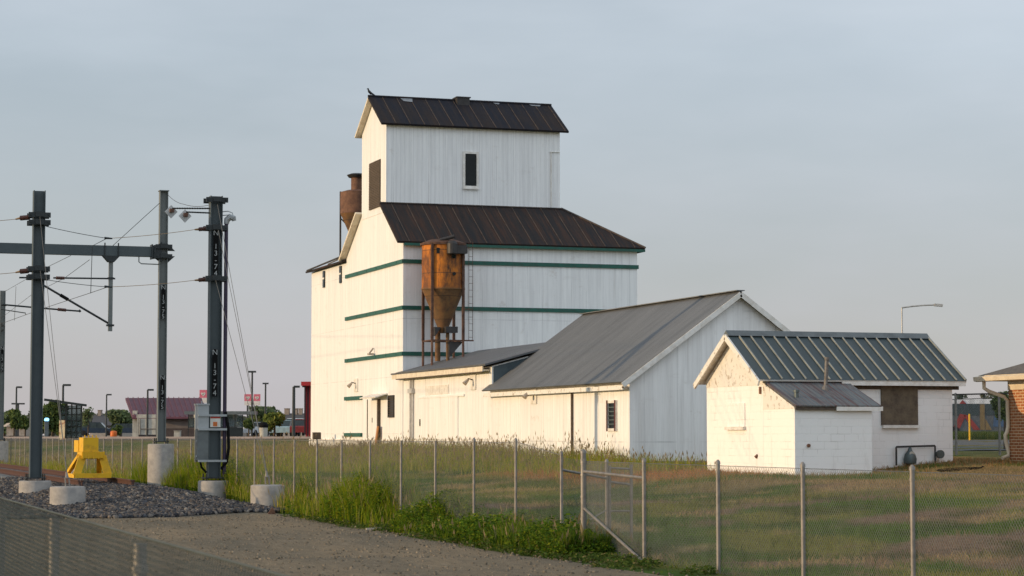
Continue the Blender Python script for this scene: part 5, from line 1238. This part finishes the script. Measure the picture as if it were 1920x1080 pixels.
# cars
def car(px, Y, ang, mat, label, ybase=817.5, L=4.6, H=1.5, scale=1.):
    c2 = at(px, ybase, Y); z_ = c2.z; ca, sa = math.cos(ang), math.sin(ang)
    r_ = thing('parked_car', (c2.x, c2.y, z_), label, 'car', 'parked cars in the distance')
    T = lambda x, y, z: (c2.x + x * ca - y * sa, c2.y + x * sa + y * ca, z_ + z)
    h = L / 2; w = .9
    body = [(-h, .35), (-h, .85), (-h + .15, .95), (-h + .9, 1.0), (h - 1.2, .98), (h - .1, .8), (h, .6), (h, .35)]
    b_ = MB(); b_.prism([T(x, -w, z) for x, z in body], Vector(T(0, 2 * w, 0)) - Vector(T(0, 0, 0))); b_.build('body', mat, r_)
    cab = [(-h + .25, .96), (-h + .75, H), (.55, H), (1.25, .98)]
    b_ = MB(); b_.prism([T(x, -w + .1, z) for x, z in cab], Vector(T(0, 2 * w - .2, 0)) - Vector(T(0, 0, 0)), 0, 0); b_.build('cabin', 'car_glass', r_)
    b_ = MB(); b_.prism([T(-h + .7, -w + .08, H), T(-h + .8, -w + .08, H + .05), T(.5, -w + .08, H + .05), T(.6, -w + .08, H)], Vector(T(0, 2 * w - .16, 0)) - Vector(T(0, 0, 0)))
    for x in (-.95, .05): b_.bar(T(x, -w + .085, .97), T(x + .02, -w + .085, H), .07, .03)
    b_.build('roof', mat, r_)
    for x in (-h + .85, h - .85):
        for y in (-w + .02, w - .02):
            b_ = MB(); b_.tube([T(x, y - .1, .33), T(x, y + .1, .33)], .33, 12); b_.build('wheel', 'tyre', r_)
    return r_
car(182, 290, -.3, 'car_blue', 'dark blue car parked behind the dark bus shelter', 817, 4.9, 1.7)
car(537, 215, 1.1, 'car_teal', 'pale teal car parked facing the fence by the lamp post', 818, 4.6, 1.5)
car(557, 232, 1.2, 'car_white', 'white car parked behind the thick dark lamp post', 817, 4.8, 1.75)
car(476, 240, .9, 'car_white', 'silver car parked left of the round yellow green tree', 817.5, 4.6, 1.45)
car(568, 205, 1.2, 'car_red', 'dark red car parked beside the red barn', 818, 4.4, 1.5)
car(240, 285, -.3, 'car_blue', 'dark car left of the tan block building', 817, 4.6, 1.5)
b = MB(); c2 = at(494, 822, 165); b.lathe([(.30, c2.z), (.32, c2.z + .8)], c2.x, c2.y, 16, 0); b.lathe([(.34, c2.z + .8), (.36, c2.z + 1.0), (.22, c2.z + 1.2), (0, c2.z + 1.22)], c2.x, c2.y, 16, 1); solo(b, 'litter_bin', ['pale_panel', 'black_plate'], 'pale litter bin with black domed lid on the platform edge', 'bin', smooth=True)
b = MB(); c2 = at(213, 817, 200); b.lathe([(.26, c2.z - .15), (.30, c2.z), (.30, c2.z + .3), (.24, c2.z + .42), (.1, c2.z + .45)], c2.x, c2.y, 14); solo(b, 'traffic_barrel', 'orange_plastic', 'bright orange barrel left of the station building', 'barrel')
c2 = at(87, 821, 165); EP = thing('emergency_phone', c2, 'grey emergency post with a glowing blue lamp', 'emergency phone')
b = MB(); b.box(c2.x - .14, c2.x + .14, c2.y - .14, c2.y + .14, c2.z, c2.z + 1.25); b.build('post', 'cabinet_dark', EP)
b = MB(); b.lathe([(.12, c2.z + 1.25), (.17, c2.z + 1.3), (.17, c2.z + 1.4), (.08, c2.z + 1.48)], c2.x, c2.y, 12); b.build('lamp', 'blue_lamp', EP)
b = MB(); c2 = at(366, 822, 150); b.tube([(c2.x, c2.y, c2.z), (c2.x, c2.y, c2.z + 1.45)], .05, 8); b.tube([(c2.x, c2.y, c2.z + 1.4), (c2.x, c2.y, c2.z + 1.6)], .11, 10); solo(b, 'marker_post', 'pale_panel', 'pale slender post left of the grey cabinet', 'post')
b = MB(); c2 = at(593, 824, 112); b.box(c2.x - .2, c2.x + .2, c2.y - .2, c2.y + .02, c2.z, c2.z + .36)
b.tube([(c2.x, c2.y - .1, gz(c2.x, c2.y)), (c2.x, c2.y - .1, c2.z)], .03, 6); solo(b, 'meter_box', 'weathered_brown', 'small brown meter box at the foot of the elevator corner', 'box')

# ------------------------------------------------------------------ right background
Y = 82; yy = 0
TF = thing('tall_fence', at(1840, 866, Y), 'tall dark chain link fence between the hut and the brick house', 'fence')
pA, pB = at(1700, 866, Y + 3), at(1960, 866, Y - 3)
zt_ = zpx(739, Y)
for px in (1700, 1798.5, 1880.5, 1962):
    c2 = pA.lerp(pB, (px - 1700) / 262); post(TF, c2.x, c2.y, gz(c2.x, c2.y), zt_, .045)
b = MB(); b.tube([(pA.x, pA.y, zt_), (pB.x, pB.y, zt_)], .03, 6); b.tube([(pA.x, pA.y, zt_ - .22), (pB.x, pB.y, zt_ - .12)], .012, 5); b.build('top_rail', 'dark_steel', TF)
mb = MB(); mesh_lines(mb, (pA.x, pA.y), (pB.x, pB.y), gz(pA.x, pA.y), gz(pB.x, pB.y), zt_, zt_, .09, .0022); mb.build('wire_mesh', 'galv_wire', TF)
# road behind
P = [at(1700, 846, 100), at(2000, 846, 100), at(2050, 824, 150), at(1650, 824, 150)]
b = MB(); nn = 12
vs = []; fs = []
for i in range(nn + 1):
    for j in range(nn + 1):
        a = P[0].lerp(P[1], i / nn); c2 = P[3].lerp(P[2], i / nn); v = a.lerp(c2, j / nn); vs.append((v.x, v.y, gz(v.x, v.y) + .012))
for i in range(nn):
    for j in range(nn): k = i * (nn + 1) + j; fs.append((k, k + nn + 1, k + nn + 2, k + 1))
b.add(vs, fs); simple('asphalt', (.10, .098, .095), .9, 0, (.08, .078, .075), 1.5); structure(b.build('asphalt_lane', 'asphalt'))
n = 5200; rr = RNG.random(n); px_ = 1770 + 140 * RNG.random(n); Yv = 152 + 24 * rr
xy = np.array([at(p, 816, yv)[:2] for p, yv in zip(px_, Yv)])
blades('verge_grass', xy[:, 0], xy[:, 1], .25 + .45 * RNG.random(n), .03 + .03 * RNG.random(n), pick(n, [(3, (.07, .10, .03)), (2, (.11, .13, .04))]), .4)
c2 = at(1818, 813, 150); b = MB(); b.tube([(c2.x, c2.y, gz(c2.x, c2.y)), (c2.x, c2.y, zpx(776, 150) - .05), (c2.x, c2.y, zpx(776, 150))], [.06, .06, .03], 10); solo(b, 'bollard', 'safety_yellow', 'yellow bollard in front of the parked bus', 'bollard')
Y = 190; BU = thing('city_bus', at(1840, 817, Y), 'white bus with red and blue graphics parked behind the tall fence', 'bus')
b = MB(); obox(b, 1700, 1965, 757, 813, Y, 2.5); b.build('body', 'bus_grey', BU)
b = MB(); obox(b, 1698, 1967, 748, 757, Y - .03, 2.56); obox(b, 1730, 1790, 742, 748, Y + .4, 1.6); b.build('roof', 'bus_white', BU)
for a0, a1 in ((1702, 1752), (1755, 1808), (1811, 1835), (1848, 1861), (1863, 1892), (1895, 1960)):
    b = MB(); obox(b, a0, a1, 757.5, 779, Y - .04, .03); b.build('window', 'car_glass', BU)
b = MB(); obox(b, 1838, 1846, 758, 806, Y - .05, .03); b.build('door', 'bus_gold', BU)
b = MB()
b.prism([at(1785, 808, Y - .06), at(1800, 776, Y - .06), at(1812, 778, Y - .06), at(1797, 808, Y - .06)], (0, .02, 0), 0); b.prism([at(1806, 778, Y - .06), at(1816, 779, Y - .06), at(1838, 806, Y - .06), at(1826, 806, Y - .06)], (0, .02, 0), 0); b.prism([at(1799, 757, Y - .07), at(1805, 750, Y - .07), at(1812, 757, Y - .07)], (0, .02, 0), 0)
b.prism([at(1864, 780, Y - .06), at(1895, 780, Y - .06), at(1895, 800, Y - .06), at(1862, 800, Y - .06)], (0, .02, 0), 1); b.prism([at(1848, 785, Y - .06), at(1860, 806, Y - .06), at(1848, 806, Y - .06)], (0, .02, 0), 2); b.build('graphic', ['bus_red', 'bus_blue', 'bus_gold'], BU)
for px in (1740, 1790, 1925):
    c2 = at(px, 810, Y - .08); b = MB(); b.tube([(c2.x, c2.y, c2.z), (c2.x + .08, c2.y + .25, c2.z)], .48, 14); b.build('wheel', 'tyre', BU)

# ------------------------------------------------------------------ light, sky, camera
SUN_EL = R(8); REAR_FILL = 0.8   # sky brightening added behind the camera to fill the shaded walls
sd = Vector((-1.025, .087, 0)).normalized() * math.cos(SUN_EL); sd.z = math.sin(SUN_EL)
li = bpy.data.lights.new('sun', 'SUN'); li.energy = 3.25; li.angle = R(.6); li.color = (1., .73, .43)
so = bpy.data.objects.new('sun', li); COL.objects.link(so); so.rotation_euler = sd.to_track_quat('Z', 'Y').to_euler(); so.location = sd * 300
wd = bpy.data.worlds.new('World'); sc.world = wd; wd.use_nodes = True
t = NT(wd)
sky = t.n('ShaderNodeTexSky', sky_type='NISHITA'); sky.sun_disc = False; sky.sun_elevation = SUN_EL; sky.sun_rotation = math.atan2(sd.x, sd.y)
sky.air_density = 1.0; sky.dust_density = 2.5; sky.ozone_density = 1.0; sky.altitude = 1600
t.tc = t.n('ShaderNodeTexCoord').outputs['Generated']
n1 = t.noise((2.2, 2.2, 7.), 5, .55, 3.1); n2 = t.noise((5., 5., 22.), 5, .6, 7.)
cl = t.math('ADD', t.math('MULTIPLY', t.ramp(n1, .36, .68), .28), t.math('MULTIPLY', t.ramp(n2, .45, .7), .06))
sp_ = t.n('ShaderNodeSeparateXYZ'); t.put(sp_.inputs[0], t.tc)
low = t.math('MULTIPLY', t.ramp(sp_.outputs[2], .16, .0), .25)
fac = t.math('ADD', t.math('ADD', cl, .48), low, True)
bc = t.n('ShaderNodeMix', data_type='RGBA'); 
hz = t.mix(t.ramp(sp_.outputs[2], .01, .17), (4.75, 4.5, 4.72), (6.05, 6.65, 7.35))
col = t.mix(fac, sky.outputs[0], hz)
vm = t.n('ShaderNodeVectorMath', operation='DOT_PRODUCT'); t.put(vm.inputs[0], t.tc); vm.inputs[1].default_value = Vector((.12, -.95, .28)).normalized()
n3 = t.noise((1.6, 1.6, 5.), 4, .5, 11.); var_ = t.math('ADD', t.math('MULTIPLY', t.ramp(n3, .32, .68), .11), .955)
col = (lambda q: (t.put(q.inputs[0], col), t.put(q.inputs['Scale'], var_), q.outputs[0])[2])(t.n('ShaderNodeVectorMath', operation='SCALE'))
glow_ = t.math('ADD', t.math('MULTIPLY', t.ramp(vm.outputs['Value'], -.25, .9), REAR_FILL), 1.)
sc_ = t.n('ShaderNodeVectorMath', operation='SCALE'); t.put(sc_.inputs[0], col); t.put(sc_.inputs['Scale'], glow_); col = sc_.outputs[0]
bg = t.n('ShaderNodeBackground'); t.put(bg.inputs[0], col); bg.inputs[1].default_value = .113
ow = t.n('ShaderNodeOutputWorld'); t.t.links.new(bg.outputs[0], ow.inputs[0])

cd = bpy.data.cameras.new('camera'); cam = bpy.data.objects.new('camera', cd); COL.objects.link(cam)
cam.location = CAM; cam.rotation_euler = (math.pi / 2 + PITCH, 0, -TH)
cd.sensor_width = 36; cd.lens = F / 1920 * 36; cd.clip_end = 8000; cd.clip_start = .1
cd.dof.use_dof = True; cd.dof.focus_distance = 52; cd.dof.aperture_fstop = 8.0
sc.camera = cam
sc.view_settings.view_transform = 'Standard'; sc.view_settings.look = 'None'; sc.view_settings.exposure = 0; sc.view_settings.gamma = 1
sc.render.engine = 'CYCLES'
sc.cycles.use_denoising = True; sc.cycles.max_bounces = 6; sc.cycles.transparent_max_bounces = 6
